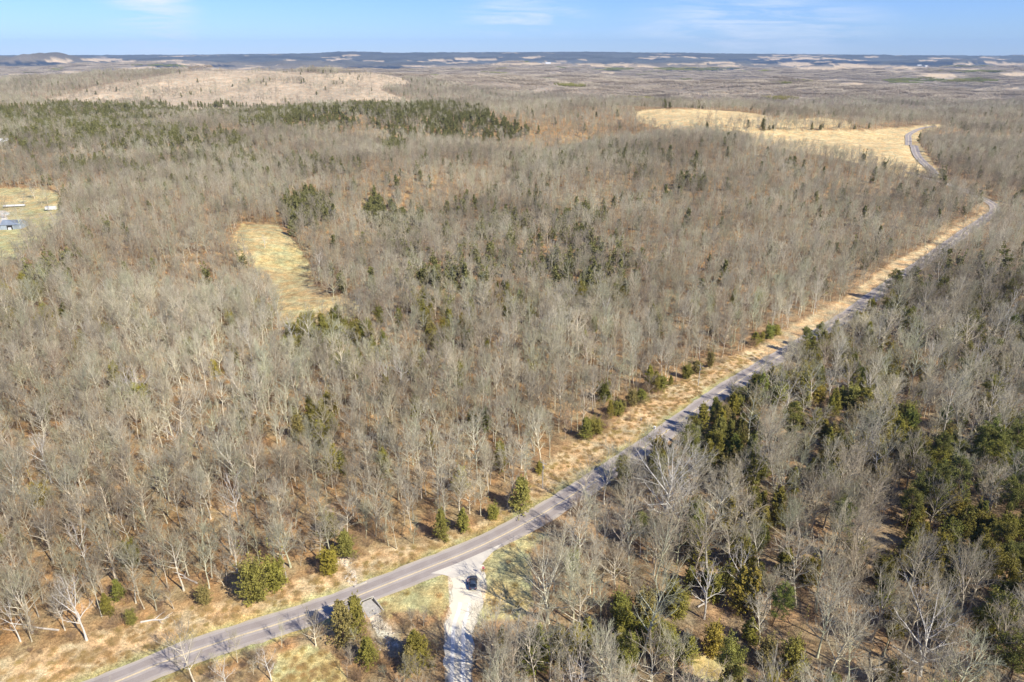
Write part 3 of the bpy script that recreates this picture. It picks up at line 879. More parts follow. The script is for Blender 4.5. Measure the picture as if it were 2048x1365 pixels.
T_VAS = variant('tree', 'vase_tree', bare_tree(405, 15.5, 6.6, .27, 18, .22, (34, 72), 0, tw=1.15), M['bark'], M['twig'])
T_LOW = variant('tree', 'low_spreading', bare_tree(406, 12.5, 8.2, .34, 20, .14, (12, 66), 0, open_=True, tw=1.1), M['white_bark'], M['white_twig'])
C0, C1, P0, P1_, CB = [], [], [], [], []
for i, (h, w, sh) in enumerate([(8, 4.2, 0), (9.5, 4.6, 0), (6.5, 4.0, 1), (7.5, 3.4, 0), (5.5, 3.8, 1)]):
    C0.append(variant('ever', 'cedar', cedar(500 + i, h, w, 300, 34, .21, sh), M['dark_bark'], M['cedar']))
CB.append(variant('ever', 'bronze_cedar', cedar(511, 8, 4.4, 250, 26, .25, 0), M['dark_bark'], M['cedar_brown']))
CB.append(variant('ever', 'bronze_cedar', cedar(512, 6, 3.9, 240, 24, .25, 1), M['dark_bark'], M['cedar_brown']))
for i, (h, w, sh) in enumerate([(8, 4.2, 0), (9.0, 4.4, 0), (6.5, 4.0, 1)]):
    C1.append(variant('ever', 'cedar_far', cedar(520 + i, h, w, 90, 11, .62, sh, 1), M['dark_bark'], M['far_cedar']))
for i, (h, w) in enumerate([(12.5, 5.2), (14, 5.6), (10.5, 4.6), (11.5, 4.4)]):
    P0.append(variant('ever', 'pine', pine(540 + i, h, w), M['dark_bark'], M['pine']))
for i, (h, w) in enumerate([(15, 6.0), (12.5, 5.2)]):
    P1_.append(variant('ever', 'pine_far', pine(550 + i, h, w, 26, 1), M['dark_bark'], M['pine']))
for i, (h, w) in enumerate([(3.2, 2.4), (2.4, 2.0), (4.2, 2.6), (1.7, 1.8)]):
    V, F = join_parts(brush(600 + i, h, w)); VAR['brush'].append(mesh_np('brush_clump', V, F, [M['red_twig']]))
M['dry_grass'] = mat('dry_grass', (.58, .44, .24), .95, [(.5, .8, 1.2)], .05, hue=[(.85, .8, .7), (1.1, 1.05, 1), (.9, .95, .7), (1.15, 1, .85)])
for i in range(3):
    V, F = join_parts(tuft(650 + i)); VAR['grass'].append(mesh_np('grass_tuft', V, F, [M['dry_grass']]))

# ------------------------------------------------------------------ scatter
RG = np.random.default_rng(7)
def lattice(s, ymin, ymax, amax=44.0, jit=.46, seed=0):
    rg = np.random.default_rng(1000 + seed)
    xm = ymax * math.tan(math.radians(amax)) + 20
    gx = np.arange(-xm, xm, s); gy = np.arange(ymin, ymax, s)
    X, Y = np.meshgrid(gx, gy)
    X = X + (np.arange(len(gy)) % 2)[:, None] * s * .5
    X = X + rg.uniform(-jit, jit, X.shape) * s; Y = Y + rg.uniform(-jit, jit, Y.shape) * s
    X, Y = X.ravel(), Y.ravel()
    k = np.abs(X) < Y * math.tan(math.radians(amax)) + 18
    k &= (Y >= ymin) & (Y < ymax)
    return X[k], Y[k]

EVER = [  # where evergreens mix into the wood: x, y, half w, half h, share, kind
    (2000, 1260, 110, 130, .8, 1), (1920, 1180, 130, 130, .6, 0), (1900, 1110, 100, 80, .6, 0), (1740, 880, 90, 120, .7, 0), (1800, 1010, 100, 70, .6, 1), (1760, 1200, 90, 60, .5, 0), (1540, 1000, 60, 60, .35, 0), (1450, 880, 60, 50, .35, 0), (1640, 850, 45, 45, .4, 0),
    (1700, 660, 60, 40, .32, 0), (1590, 760, 60, 40, .28, 0), (1500, 800, 60, 50, .25, 0), (1960, 1000, 90, 80, .3, 1), (1850, 700, 60, 40, .2, 0), (2000, 640, 60, 50, .2, 0),
    (640, 685, 80, 50, .5, 0), (720, 710, 70, 50, .42, 0), (760, 430, 38, 24, .6, 0), (860, 740, 40, 40, .35, 0), (870, 590, 70, 50, .2, 0),
    (420, 224, 430, 15, .75, 0), (150, 255, 170, 28, .6, 0), (870, 250, 130, 38, .5, 0), (790, 302, 28, 14, .95, 0), (950, 268, 110, 20, .65, 0), (600, 252, 120, 20, .45, 0), (60, 235, 120, 18, .8, 0),
    (250, 290, 260, 30, .22, 0), (400, 340, 300, 30, .12, 0), (60, 620, 80, 50, .25, 0), (110, 560, 60, 40, .2, 0), (620, 430, 50, 40, .3, 0), (1280, 320, 60, 20, .12, 0),
    (1000, 480, 260, 80, .09, 0), (1180, 560, 120, 50, .25, 0), (1050, 600, 200, 60, .12, 0), (620, 860, 60, 60, .15, 0), (870, 690, 40, 40, .3, 0), (1230, 330, 50, 25, .12, 0),
    (1380, 378, 30, 8, .5, 0), (1870, 163, 120, 5, .9, 1), (1750, 178, 60, 3, .3, 0), (1380, 180, 60, 4, .3, 0), (1100, 330, 90, 20, .12, 0), (830, 230, 60, 14, .7, 0), (250, 790, 60, 40, .2, 0)]

def ever_share(px, py, y):
    p = np.full(px.shape, .03); kind = np.zeros(px.shape, int)
    right = (px > 1100) & (py > 560) & (py > 1050 - (px - 1050) * .68 + 30)
    p[right] = .2
    kind[right & (RG.uniform(0, 1, px.shape) < .15)] = 1
    for e in EVER:
        m = ell(e, px, py)
        q = np.where(m, e[4], 0); kind[m & (q > p)] = e[5]; p = np.maximum(p, q)
    return p, kind

PT, PE, PB, PG = [], [], [], []        # x, y, z, rot, scale, variant
def blocked(x, y, road=5.4, grav=4.4):
    return (dist_line(x, y, ROADC) < road) | ((dist_line(x, y, GRAVC) < grav) & (y < 260))

def scatter_wood(s, y0, y1, tv, cv, pv, seed, amax=44.0, thin=.06):
    x, y = lattice(s, y0, y1, amax, seed=seed)
    z = H(x, y); c = cover(x, y, z)
    px, py = project(x, y, z)
    rg = np.random.default_rng(seed)
    u = rg.uniform(0, 1, len(x))
    gap = fbm(x / 26, y / 26, 81 + seed, 3)
    keep = (c == FOREST) & (u > thin + .5 * ss(.62, .75, gap))
    # scattered trees on the brown hill and round the hay fields
    keep |= (c == BRN) & (((fbm(x / 75, y / 40, 83, 3) > .625) & (u > .40)) | (u > .975))
    keep |= (c == GLD) & ellm(x, y, px, py) & (u > .12)
    keep |= (c == YRD) & (u > .965)
    keep &= ~blocked(x, y)
    keep &= ~((dist_line(x, y, CREEK) < 2.4) & (y < 260))
    x, y, z, px, py = x[keep], y[keep], z[keep], px[keep], py[keep]
    ncl = fbm(x / 40, y / 40, 87, 3)
    rt = (px > 1060) & (py > 1050 - (px - 1050) * .68) & (y < 420)
    nearroad = dist_line(x, y, ROADC) < 15
    low = (y < 220) & poly([(150, 1520), (420, 1350), (560, 1275), (720, 1225), (905, 1215), (895, 1300), (890, 1520)], px, py)
    wide = [tv[k] for k in (3, 6, 7, 1)] if len(tv) > 8 else tv
    p, kind = ever_share(px, py, y)
    p = np.where(p > .05, p * (.45 + 2.3 * ss(.38, .62, fbm(x / 16, y / 16, 88, 3))), p)
    ev = rg.uniform(0, 1, len(x)) < p
    bronze = rg.uniform(0, 1, len(x)) < .08
    for i in range(len(x)):
        rz = rg.uniform(0, 6.283)
        if ev[i]:
            v = pv[rg.integers(len(pv))] if kind[i] else (CB[rg.integers(2)] if bronze[i] and cv is C0 else cv[rg.integers(len(cv))])
            PE.append((x[i], y[i], z[i], rz, rg.uniform(.75, 1.25) * (1.12 if cv is C1 else 1.0), v))
        else:
            sc = rg.uniform(.56, 1.02) * (.84 + .28 * ncl[i])
            if low[i]: sc *= rg.uniform(.38, .62)
            if rt[i] and tv is T0:
                if rg.uniform() < .36: continue
                sc *= 1.08 if nearroad[i] else 1.16
                v = T_VAS if rg.uniform() < .14 else T_WHT if rg.uniform() < .05 else (wide if rg.uniform() < .6 else tv)[rg.integers(4)]
                if v == T_VAS: sc *= .72
            else: v = T_WHT if tv is T0 and rg.uniform() < .016 else tv[rg.integers(len(tv))]
            PT.append((x[i], y[i], z[i], rz, sc, v))

TREELINE = [(1380, 250), (1450, 252), (1520, 253), (1600, 256), (1720, 256), (1790, 251), (1790, 254), (1720, 261), (1600, 264), (1500, 263), (1440, 262), (1380, 262)]
COPSE = [(1520, 233), (1560, 235), (1630, 242), (1700, 247), (1700, 252), (1620, 250), (1560, 246), (1530, 241)]
def ellm(x, y, px, py):
    return poly(TREELINE, px, py) | poly(COPSE, px, py) | ell((1432, 240, 5, 1.2), px, py)

scatter_wood(4.15, 70, 330, T0, C0, P0, 1, 50.0)
scatter_wood(4.6, 330, 900, T1, C1, P1_, 2)
scatter_wood(6.8, 900, 2300, T2, C1, P1_, 3, 42.0)

def scatter_small(s, y0, y1, nvar, dst, seed, fn, smin, smax):
    x, y = lattice(s, y0, y1, 49.0, seed=seed)
    z = H(x, y); c = cover(x, y, z); px, py = project(x, y, z)
    rg = np.random.default_rng(seed)
    keep = fn(x, y, px, py, c, rg.uniform(0, 1, len(x))) & ~blocked(x, y, 4.6, 4.0)
    x, y, z = x[keep], y[keep], z[keep]
    for i in range(len(x)):
        dst.append((x[i], y[i], z[i], rg.uniform(0, 6.283), rg.uniform(smin, smax), int(rg.integers(nvar))))

def edge_near(x, y):
    """true where open ground meets wood within a few metres"""
    c0 = cover(x, y); e = np.zeros(x.shape, bool)
    for dx, dy in ((5, 0), (-5, 0), (0, 5), (0, -5)): e |= cover(x + dx, y + dy) != c0
    return e
scatter_small(3.4, 75, 420, 4, PB, 11, lambda x, y, px, py, c, u: ((c == FOREST) & (u < .34 + .3 * (fbm(x / 14, y / 14, 12, 2) > .5))) | ((c == VERG) & edge_near(x, y) & (u < .16) & (dist_line(x, y, ROADC) > 11)) | ((c == GRN) & edge_near(x, y) & (u < .25) & (y > 230)), .55, 1.2)
scatter_small(5.5, 420, 800, 4, PB, 12, lambda x, y, px, py, c, u: (c == FOREST) & (u < .4), .8, 1.4)
scatter_small(1.5, 75, 260, 3, PG, 13, lambda x, y, px, py, c, u: ((c == VERG) & (u < .55) & (dist_line(x, y, ROADC) > 5.2)) | ((c == GRN) & (u < .12)) | ((c == GRN) & poly(GRASS_C, px, py) & (u < .7)), .6, 1.15)

for k in range(95):
    t = RG.uniform(); px = 1388 + 360 * t ; py = np.interp(px, [1388, 1450, 1600, 1750], [259, 259.5, 260.5, 256]) + RG.normal(0, 1.2)
    q = ground(px, py)
    if 700 < q[1] < 1300: (PE if k % 7 == 0 else PT).append((q[0], q[1], q[2], RG.uniform(0, 6.28), RG.uniform(.7, 1.1) if k % 7 else RG.uniform(.7, 1.0), int(T1[k % 9]) if k % 7 else int(C1[k % 3])))
# hand-placed trees -------------------------------------------------
def at(px, py): return ground(px, py)
HAND = []   # (kind, pixel of the foot, variant, scale, rz, label, category)
def hand(kind, px, py, v, sc, label, cat='tree', rz=None, group=None):
    p = at(px, py); HAND.append((kind, p, v, sc, RG.uniform(0, 6.283) if rz is None else rz, label, cat, group))
hand('bare', 1325, 1055, T_BIG, 1.0, 'largest spreading bare tree right of the paved road, with a broad fan of branches')
hand('bare', 1097, 1247, T_JCT, 1.0, 'tall pale bare tree casting a long branching shadow towards the dark car')
hand('bare', 1838, 1350, T_SYC, 1.0, 'white-barked bare tree with long curving limbs near the bottom right corner')
hand('bare', 978, 1352, T_JCT, .95, 'bare grey tree on the right edge of the gravel road at the bottom', rz=2.0)
hand('bare', 1408, 1238, T_WHT, 1.05, 'slim white-trunked bare tree below the big spreading tree')
hand('bare', 1477, 1192, T_WHT, .95, 'crooked white bare tree in the middle of the wood right of the gravel road', rz=1.2)
hand('bare', 1742, 1282, T_VAS, 1.05, 'vase-shaped bare tree up-left of the white-limbed tree in the bottom right corner')
hand('bare', 1855, 1056, T_VAS, .9, 'vase-shaped bare tree at the right, above the dark pines', rz=2.6)
hand('bare', 1717, 1056, T_VAS, .75, 'small vase-shaped bare tree among dark evergreens right of the road', rz=4.0)
hand('bare', 2033, 1203, T_WHT, 1.0, 'white-trunked bare tree at the right edge of the photo beside the dark pines', rz=3.0)
hand('bare', 274, 809, T_LOW, 1.0, 'low wide pale bare tree with many limbs in the left wood')
hand('bare', 174, 1281, T_WHT, .95, 'pale bare tree leaning over a fallen limb at the wood edge in the bottom left', rz=2.2)
hand('bare', 808, 790, T_WHT, 1.05, 'white-limbed bare tree below the left grass clearing, next to green cedars', rz=.5)
hand('bare', 858, 800, T_VAS, .95, 'rounded vase-shaped pale tree just right of the white-limbed tree below the clearing', rz=.9)
hand('bare', 490, 505, T_VAS, .72, 'round-crowned bare tree standing alone in the upper left of the grass clearing', rz=.4)
hand('bare', 530, 496, T_WHT, .55, 'small upright bare tree in the grass clearing, right of the round-crowned one', rz=.4)
hand('bare', 638, 560, T_WHT, 1.15, 'tall white-trunked bare tree at the right edge of the grass clearing', rz=5)
hand('bare', 667, 594, T_VAS, .75, 'bare tree at the right corner of the grass clearing, its shadow on the grass', rz=3.5)
hand('bare', 41, 458, T_VAS, .85, 'bare tree standing against the right end of the blue-grey barn')
hand('bare', 70, 398, T_VAS, .8, 'darker bare tree in the yard above the barn, left of its pair', rz=2.2)
hand('bare', 96, 408, T_VAS, .85, 'darker bare tree in the yard above the barn, right of its pair', rz=3.3)
hand('bare', 110, 452, T_WHT, .75, 'pale thin bare tree in the yard below the small white box trailer', rz=1)
hand('bare', 543, 1362, T_WHT, .55, 'stunted pale tree between the paved road and the straw grass at the bottom edge', rz=1)
hand('bare', 455, 1380, T_WHT, .6, 'forked pale small tree on the bottom edge below the yellow centre line', rz=2)
hand('bare', 632, 1292, T_VAS, .5, 'twisted small bare tree whose twigs overhang the lower edge of the paved road')
for (px, py, v, sc, lab) in (
    (513, 1199, C0[2], (1.45, 1.45, 1.35), 'large round green cedar, bigger of the touching pair above the paved road'),
    (553, 1176, C0[4], (1.2, 1.2, 1.2), 'smaller green cedar touching the right side of the large round cedar above the road'),
    (1042, 1021, C0[1], (1.3, 1.3, 1.12), 'tall bright green conical cedar near the utility pole by the road bend'),
    (986, 1037, C0[4], (.75, .75, .62), 'small round green cedar bush on the verge left of the tall conical cedar'),
    (884, 1079, C0[0], (.9, .9, 1.15), 'narrow green cedar at the wood edge above the gravel road junction'),
    (926, 1062, C0[3], (1.0, 1.0, .9), 'dull green cedar between the narrow and the tall conical cedar'),
    (693, 1113, C0[0], (1.15, 1.15, .95), 'dark green cedar beside the dry creek above the road'),
    (660, 1145, C0[2], (1.0, 1.0, .85), 'dull olive cedar at the wood edge left of the dry creek'),
    (688, 1282, CB[0], (1.2, 1.2, 1.35), 'bronze-green cedar hanging over the paved road left of the concrete culvert'),
    (715, 1268, C0[1], (.95, .95, 1.1), 'green cedar between the bronze cedar and the concrete culvert'),
    (738, 1330, C0[0], (1.0, 1.0, .9), 'green cedar below the concrete culvert in the brush'),
    (1072, 1338, C0[1], (1.35, 1.35, 1.2), 'tallest green cedar of the row right of the gravel road at the bottom'),
    (1116, 1322, CB[0], (1.25, 1.25, 1.1), 'bronze-brown cedar, second in the row right of the gravel road'),
    (1150, 1308, C0[0], (1.05, 1.05, 1.0), 'green cedar third in the row right of the gravel road at the bottom'),
    (1172, 1300, C0[3], (1.2, 1.2, 1.1), 'green cedar at the right end of the row right of the gravel road'),
    (1004, 1322, C0[3], (.85, .85, 1.2), 'narrow yellow-green cedar between the bare roadside tree and the leaning pole'),
    (1354, 1232, C0[2], (1.05, 1.05, .95), 'round green cedar standing alone in the lower middle of the right-hand wood'),
    (265, 1248, C0[4], (.5, .5, .55), 'tiny green cedar bush on the wood edge at the bottom left'),
    (241, 1200, C0[3], (.8, .8, .75), 'dark green cedar among trunks above the tiny cedar bush at the bottom left'),
    (411, 1208, CB[1], (.75, .75, .65), 'small olive-brown cedar bush at the wood edge, left of the large round cedar'),
    (1423, 1308, C0[2], (.95, .95, 1.0), 'green cedar at the top edge of the small grass clearing at the bottom right'),
    (1376, 1325, C0[0], (.9, .9, .85), 'yellow-green cedar at the left edge of the small grass clearing at the bottom'),
    (1578, 1352, C0[2], (1.1, 1.1, 1.2), 'dark green cedar on the bottom edge right of the small grass clearing'),
    (1530, 1335, CB[1], (1.0, 1.0, 1.0), 'bronze cedar right beside the small grass clearing at the bottom right'),
    (1246, 1325, C0[0], (.8, .8, .8), 'small green cedar halfway between the bottom cedar row and the small clearing'),
    (820, 1345, CB[0], (.85, .85, .85), 'bronze cedar in the brush left of the gravel road at the bottom edge'),
    (600, 668, C0[3], (.9, .9, 1.0), 'dark green cedar directly below the left grass clearing')):
    hand('cedar', px, py, v, sc, lab)
row = [(1088, 952), (1180, 884), (1198, 872), (1228, 845), (1242, 836), (1256, 828), (1272, 818), (1318, 792), (1330, 786), (1350, 776), (1382, 762), (1402, 752), (1518, 696), (1532, 690), (1546, 683), (1560, 676), (1428, 741), (1290, 810)]
row.sort()
NTH = 'first second third fourth fifth sixth seventh eighth ninth tenth eleventh twelfth thirteenth fourteenth fifteenth sixteenth seventeenth last'.split()
for i, (px, py) in enumerate(row):
    hand('cedar', px - 9, py - 6, (C0 + CB)[i % 7], (.60 + .85 * ((i * 7) % 5) / 5,) * 2 + (.5 + .55 * ((i * 3) % 5) / 5,), NTH[i] + ' young cedar up the line along the wood edge left of the straight road', group='cedars lining the wood edge by the road')
hp = np.array([h[1][:2] for h in HAND])

def clear_of_hand(L, rad):
    """drop scattered items standing inside a hand-placed tree or in front of the open lane"""
    A = np.array([(p[0], p[1]) for p in L])
    d = np.full(len(A), 1e9)
    nr = A[:, 1] < 650
    for q in hp: d[nr] = np.minimum(d[nr], np.hypot(A[nr, 0] - q[0], A[nr, 1] - q[1]))
    return [L[i] for i in range(len(L)) if d[i] > rad]
PT = clear_of_hand(PT, 3.4); PE = clear_of_hand(PE, 2.6)

# things with depth that must stay in view: car, sign, culvert
KEEP = [(830, 1190, 34), (870, 1180, 34), (785, 1200, 26), (1000, 1130, 26), (1010, 1165, 40), (1015, 1205, 42), (960, 1230, 24), (925, 1240, 26), (918, 1280, 22), (1040, 1090, 28), (1075, 1058, 26), (1100, 1030, 20), (1130, 1005, 16), (945, 1165, 24), (966, 1140, 20), (742, 1214, 18), (925, 1200, 30), (930, 1185, 30), (710, 1168, 16), (18, 452, 22), (28, 413, 22), (101, 418, 14)]
def in_view(L, hgt):
    A = np.array([(p[0], p[1], p[2]) for p in L]); bad = np.zeros(len(A), bool); hs = hgt * np.array([p[4] for p in L])
    for k, fr in enumerate((.05, .35, .7, 1.0)):
        px, py = project(A[:, 0], A[:, 1], A[:, 2] + hs * fr)
        for (cx, cy, r) in KEEP: bad |= (A[:, 1] < 520) & (np.hypot(px - cx, py - cy) < r)
    return [L[i] for i in range(len(L)) if not bad[i]]
PT = in_view(PT, 15); PE = in_view(PE, 9)

def sized(L, hgt):
    A = np.array([(p[0], p[1], p[2]) for p in L])
    px, py = project(A[:, 0], A[:, 1], A[:, 2]); qx, qy = project(A[:, 0], A[:, 1], A[:, 2] + hgt)
    sz = np.hypot(px - qx, py - qy)
    vis = (px > -30) & (px < 2078) & (qy < 1372) & (py > 0)
    sz = np.where(vis, sz * np.array([p[4] for p in L]), 0)
    return np.argsort(-sz), px, py

nb = sum(h[0] == 'bare' for h in HAND); nc = len(HAND) - nb
ordT, tx, ty = sized(PT, 15); ordE, ex, ey = sized(PE, 8)
selT, selE = ordT[:300 - nb], ordE[:300 - nc]

def place_phrase(px, py):
    """plain description of where in the photograph a tree stands"""
    if py > 1000 and px < 640 and py > 1320 - (px - 0) * .3: s = 'on the bank below the paved road'
    elif px < 900 and py < 1330 - px * .36: s = 'in the wood above the paved road'
    elif px < 905: s = 'in the brush between the paved road and the gravel road'
    elif px < 1080 and py > 1190: s = 'on the strip along the right side of the gravel road'
    elif py < 1050 - (px - 1050) * .68: s = 'in the wood left of the straight paved road'
    else: s = 'in the wood right of the paved road'
    h = 'far left' if px < 300 else 'left' if px < 640 else 'left of centre' if px < 930 else 'right of centre' if px < 1250 else 'right' if px < 1700 else 'far right'
    v = 'at the very bottom' if py > 1290 else 'low down' if py > 1180 else 'in the lower third' if py > 1020 else 'about two thirds down' if py > 850 else 'near mid height' if py > 600 else 'in the upper half'
    return s, h, v

def make_tree(kind, p, v, sc, rz, label, group):
    mt, mc, mm = VAR['tree' if kind == 'bare' else 'ever'][v]
    nm = {'bare': 'bare_tree', 'cedar': 'cedar_tree', 'pine': 'pine_tree'}[kind]
    o = thing(nm, label, {'bare': 'bare tree', 'cedar': 'cedar', 'pine': 'pine'}[kind], (p[0], p[1], p[2]), rz, group, sc)
    if not hasattr(sc, '__len__'):
        zr = RG.uniform(.84, 1.14); o.scale = (sc / zr ** .5, sc / zr ** .5, sc * zr)
        o.rotation_euler = (RG.normal(0, .04), RG.normal(0, .04), rz)
    link('trunk', mt, o); link('crown', mc, o)
    return o

for (kind, p, v, sc, rz, lab, cat, grp) in HAND: make_tree(kind, p, v, sc, rz, lab, grp)
LAND = [((945, 1163), 'the dark car'), ((742, 1214), 'the concrete culvert'), ((905, 1120), 'the road junction'), ((1085, 950), 'the near utility pole'),
        ((1030, 1290), 'the leaning pole'), ((1325, 985), 'the largest spreading tree'), ((1845, 1270), 'the white-limbed sycamore'), ((1408, 1195), 'the slim white tree'),
        ((1477, 1160), 'the crooked white tree'), ((1725, 1235), 'the low vase-shaped tree'), ((1855, 1015), 'the upper vase-shaped tree'), ((2033, 1165), 'the right-edge white tree'),
        ((274, 775), 'the low wide pale tree'), ((160, 1235), 'the leaning pale corner tree'), ((513, 1165), 'the large round cedar'), ((1042, 985), 'the tall conical cedar'),
        ((693, 1095), 'the dark creekside cedar'), ((690, 1245), 'the bronze culvert cedar'), ((1090, 1285), 'the bottom cedar row'), ((1354, 1215), 'the lone round cedar'),
        ((1425, 1340), 'the small bottom clearing'), ((0, 1365), 'the bottom left corner'), ((2048, 1365), 'the bottom right corner'), ((917, 1365), 'the gravel road\'s lower end'),
        ((260, 1365), 'the paved road\'s lower end'), ((630, 560), 'the left grass clearing'), ((410, 1198), 'the olive-brown cedar bush'), ((1640, 1365), 'the bottom edge, right third'),
        ((1240, 1365), 'the bottom edge past centre'), ((0, 1050), 'the left edge, lower quarter'), ((0, 800), 'the lower left edge'), ((2048, 850), 'the middle right edge'),
        ((2048, 1010), 'the lower right edge'), ((500, 930), 'the left wood\'s middle'), ((808, 740), 'the white-limbed clearing tree'), ((1560, 900), 'the right wood\'s middle'),
        ((1270, 820), 'the roadside line of cedars'), ((300, 1010), 'the orange-floored left wood'), ((880, 900), 'the wood above the junction'), ((560, 1330), 'the straw patch under the road'), ((1700, 640), 'the road\'s upper straight')]
LP = np.array([l[0] for l in LAND], float)
ORD = ['nearest ', 'second ', 'third ', 'fourth ', 'fifth ', 'sixth ', 'seventh ', 'eighth ', 'ninth ', 'tenth ', 'eleventh ', 'twelfth ', 'thirteenth ', 'fourteenth ', 'fifteenth ']
DIRS = ['right of', 'up-right of', 'above', 'up-left of', 'left of', 'down-left of', 'below', 'down-right of']
def name_all(items):
    """items: (index, look, px, py of the crown) -> label naming look, direction and nearest landmark, counted outward"""
    out = {}; bins = {}; pos = {it[0]: it[2:] for it in items}
    for (i, look, px, py) in items:
        d = np.hypot(LP[:, 0] - px, LP[:, 1] - py); k = int(d.argmin())
        o = int(round(math.atan2(-(py - LP[k, 1]), px - LP[k, 0]) / (math.pi / 4))) % 8
        bins.setdefault((look, k, o), []).append((d[k], i))
    for (look, k, o), L in bins.items():
        for n, (_, i) in enumerate(sorted(L)):
            out[i] = (ORD[n] if len(L) > 1 and n < 6 else '') + look + ' ' + DIRS[o] + ' ' + LAND[k][1]
            if len(L) > 1 or look.startswith('slender'): out[i] += ', %d%% across, %d%% down' % (round(pos[i][0] / 20.48), round(pos[i][1] / 13.65))
    return out
big = {T0[i]: w for i, w in enumerate(('medium', 'tall', 'short', 'tall broad', 'long-trunked', 'small', 'broad-crowned', 'wide', 'very small', 'narrow'))}
def crown_px(p, h):
    q = project(p[0], p[1], p[2] + h); return float(q[0]), float(q[1])
labT = name_all([(int(i), big.get(PT[i][5], 'slender') + ' bare tree', *crown_px(PT[i], 9)) for i in selT])
def elook(v): return 'dark green pine' if v in P0 or v in P1_ else 'bronze-tinged cedar' if v in CB else 'bushy olive cedar' if v in (C0[2], C0[4]) else 'conical olive cedar'
labE = name_all([(int(i), elook(PE[i][5]), *crown_px(PE[i], 5)) for i in selE])
for i in selT:
    p = PT[i]; s = place_phrase(tx[i], ty[i])[0]
    make_tree('bare', p, p[5], p[4], p[3], labT[int(i)], 'bare trees ' + s)
for i in selE:
    p = PE[i]; s = place_phrase(ex[i], ey[i])[0]
    make_tree('pine' if elook(p[5]) == 'dark green pine' else 'cedar', p, p[5], p[4], p[3], labE[int(i)], 'evergreens ' + s)
st, se = set(int(i) for i in selT), set(int(i) for i in selE)
PT = [p for i, p in enumerate(PT) if i not in st]; PE = [p for i, p in enumerate(PE) if i not in se]

# ------------------------------------------------------------------ instanced stuff
def instancer(name, pts, meshes, vname, **tags):
    """one object: points carrying mesh instances"""
    pts = np.array(pts, float)
    me = bpy.data.meshes.new(name); me.vertices.add(len(pts)); me.vertices.foreach_set('co', pts[:, :3].astype(np.float32).ravel())
    n = len(pts)
    a = me.attributes.new('spin', 'FLOAT_VECTOR', 'POINT')
    rv = np.zeros((n, 3), np.float32); rv[:, 2] = pts[:, 3]; gz = np.random.default_rng(len(pts)); rv[:, :2] = gz.normal(0, .05, (n, 2)); a.data.foreach_set('vector', rv.ravel())
    zr = gz.uniform(.82, 1.16, n); sv = np.stack([pts[:, 4] / zr ** .5, pts[:, 4] / zr ** .5, pts[:, 4] * zr], 1)
    a = me.attributes.new('size', 'FLOAT_VECTOR', 'POINT'); a.data.foreach_set('vector', sv.astype(np.float32).ravel())
    used = sorted(set(int(v) for v in pts[:, 5])); remap = {v: k for k, v in enumerate(used)}
    a = me.attributes.new('pick', 'INT', 'POINT'); a.data.foreach_set('value', np.array([remap[int(v)] for v in pts[:, 5]], np.int32))
    o = link(name, me, **tags)
    coll = bpy.data.collections.new(name + '_kinds')
    for k, v in enumerate(used):
        vo = bpy.data.objects.new('%s_%03d' % (vname, k), meshes[v]); coll.objects.link(vo)
    ng = bpy.data.node_groups.new(name + '_nodes', 'GeometryNodeTree')
    ng.interface.new_socket('Geometry', in_out='INPUT', socket_type='NodeSocketGeometry')
    ng.interface.new_socket('Geometry', in_out='OUTPUT', socket_type='NodeSocketGeometry')
    N, L = ng.nodes, ng.links
    gi = N.new('NodeGroupInput'); go = N.new('NodeGroupOutput')
    ci = N.new('GeometryNodeCollectionInfo'); ci.inputs['Collection'].default_value = coll
    ci.inputs['Separate Children'].default_value = True; ci.inputs['Reset Children'].default_value = True
    ip = N.new('GeometryNodeInstanceOnPoints'); ip.inputs['Pick Instance'].default_value = True
    def attr(nm, ty):
        q = N.new('GeometryNodeInputNamedAttribute'); q.data_type = ty; q.inputs['Name'].default_value = nm
        return q.outputs['Attribute']
    L.new(gi.outputs[0], ip.inputs['Points']); L.new(ci.outputs[0], ip.inputs['Instance'])
    L.new(attr('pick', 'INT'), ip.inputs['Instance Index'])
    L.new(attr('spin', 'FLOAT_VECTOR'), ip.inputs['Rotation'])
    L.new(attr('size', 'FLOAT_VECTOR'), ip.inputs['Scale'])
    L.new(ip.outputs[0], go.inputs[0])
    md = o.modifiers.new('scatter', 'NODES'); md.node_group = ng
    return o

instancer('bare_woodland', PT, [m[2] for m in VAR['tree']], 'woodland_tree', kind='stuff')
instancer('evergreen_woodland', PE, [m[2] for m in VAR['ever']], 'woodland_evergreen', kind='stuff')
instancer('underbrush', PB, VAR['brush'], 'brush_clump', kind='stuff')
instancer('dry_grass', PG, VAR['grass'], 'grass_tuft', kind='stuff')

# far forest: blocks of simple trees, each block one mesh, set down block by block beyond 2.3 km
def block_mesh(seed, size, n, ever):
    rg = np.random.default_rng(seed)
    parts = []; mid = []
    for i in range(n):
        x, y = rg.uniform(-size / 2, size / 2, 2); h = rg.uniform(9, 15); k = 12
        az = rg.uniform(0, 6.283, k); el = np.radians(rg.uniform(25, 80, k))
        D = np.stack([np.cos(az) * np.cos(el), np.sin(az) * np.cos(el), np.sin(el)], 1)
        S = np.tile(np.array([[x, y, h * .42]]), (k, 1))
        V, Q, T = spikes(S, D, rg.uniform(.45, .62, k) * h, np.full(k, .26), rg)
        V = V - 0; parts.append((V, [Q, T]))
    V, F = join_parts(parts)
    V[:, 2] -= 1.5
    return mesh_np('wood_block', V, F, [M['pine'] if ever else M['far_wood']])
M['far_wood'] = mat('far_wood', (.41, .355, .285), .95, [(.02, .8, 1.2)], .05, rnd=.16)
blocks = [block_mesh(700 + i, 84, 130, False) for i in range(4)] + [block_mesh(720, 84, 150, True)]
x, y = lattice(74, 2260, 6600, 41.0, .3, 33)
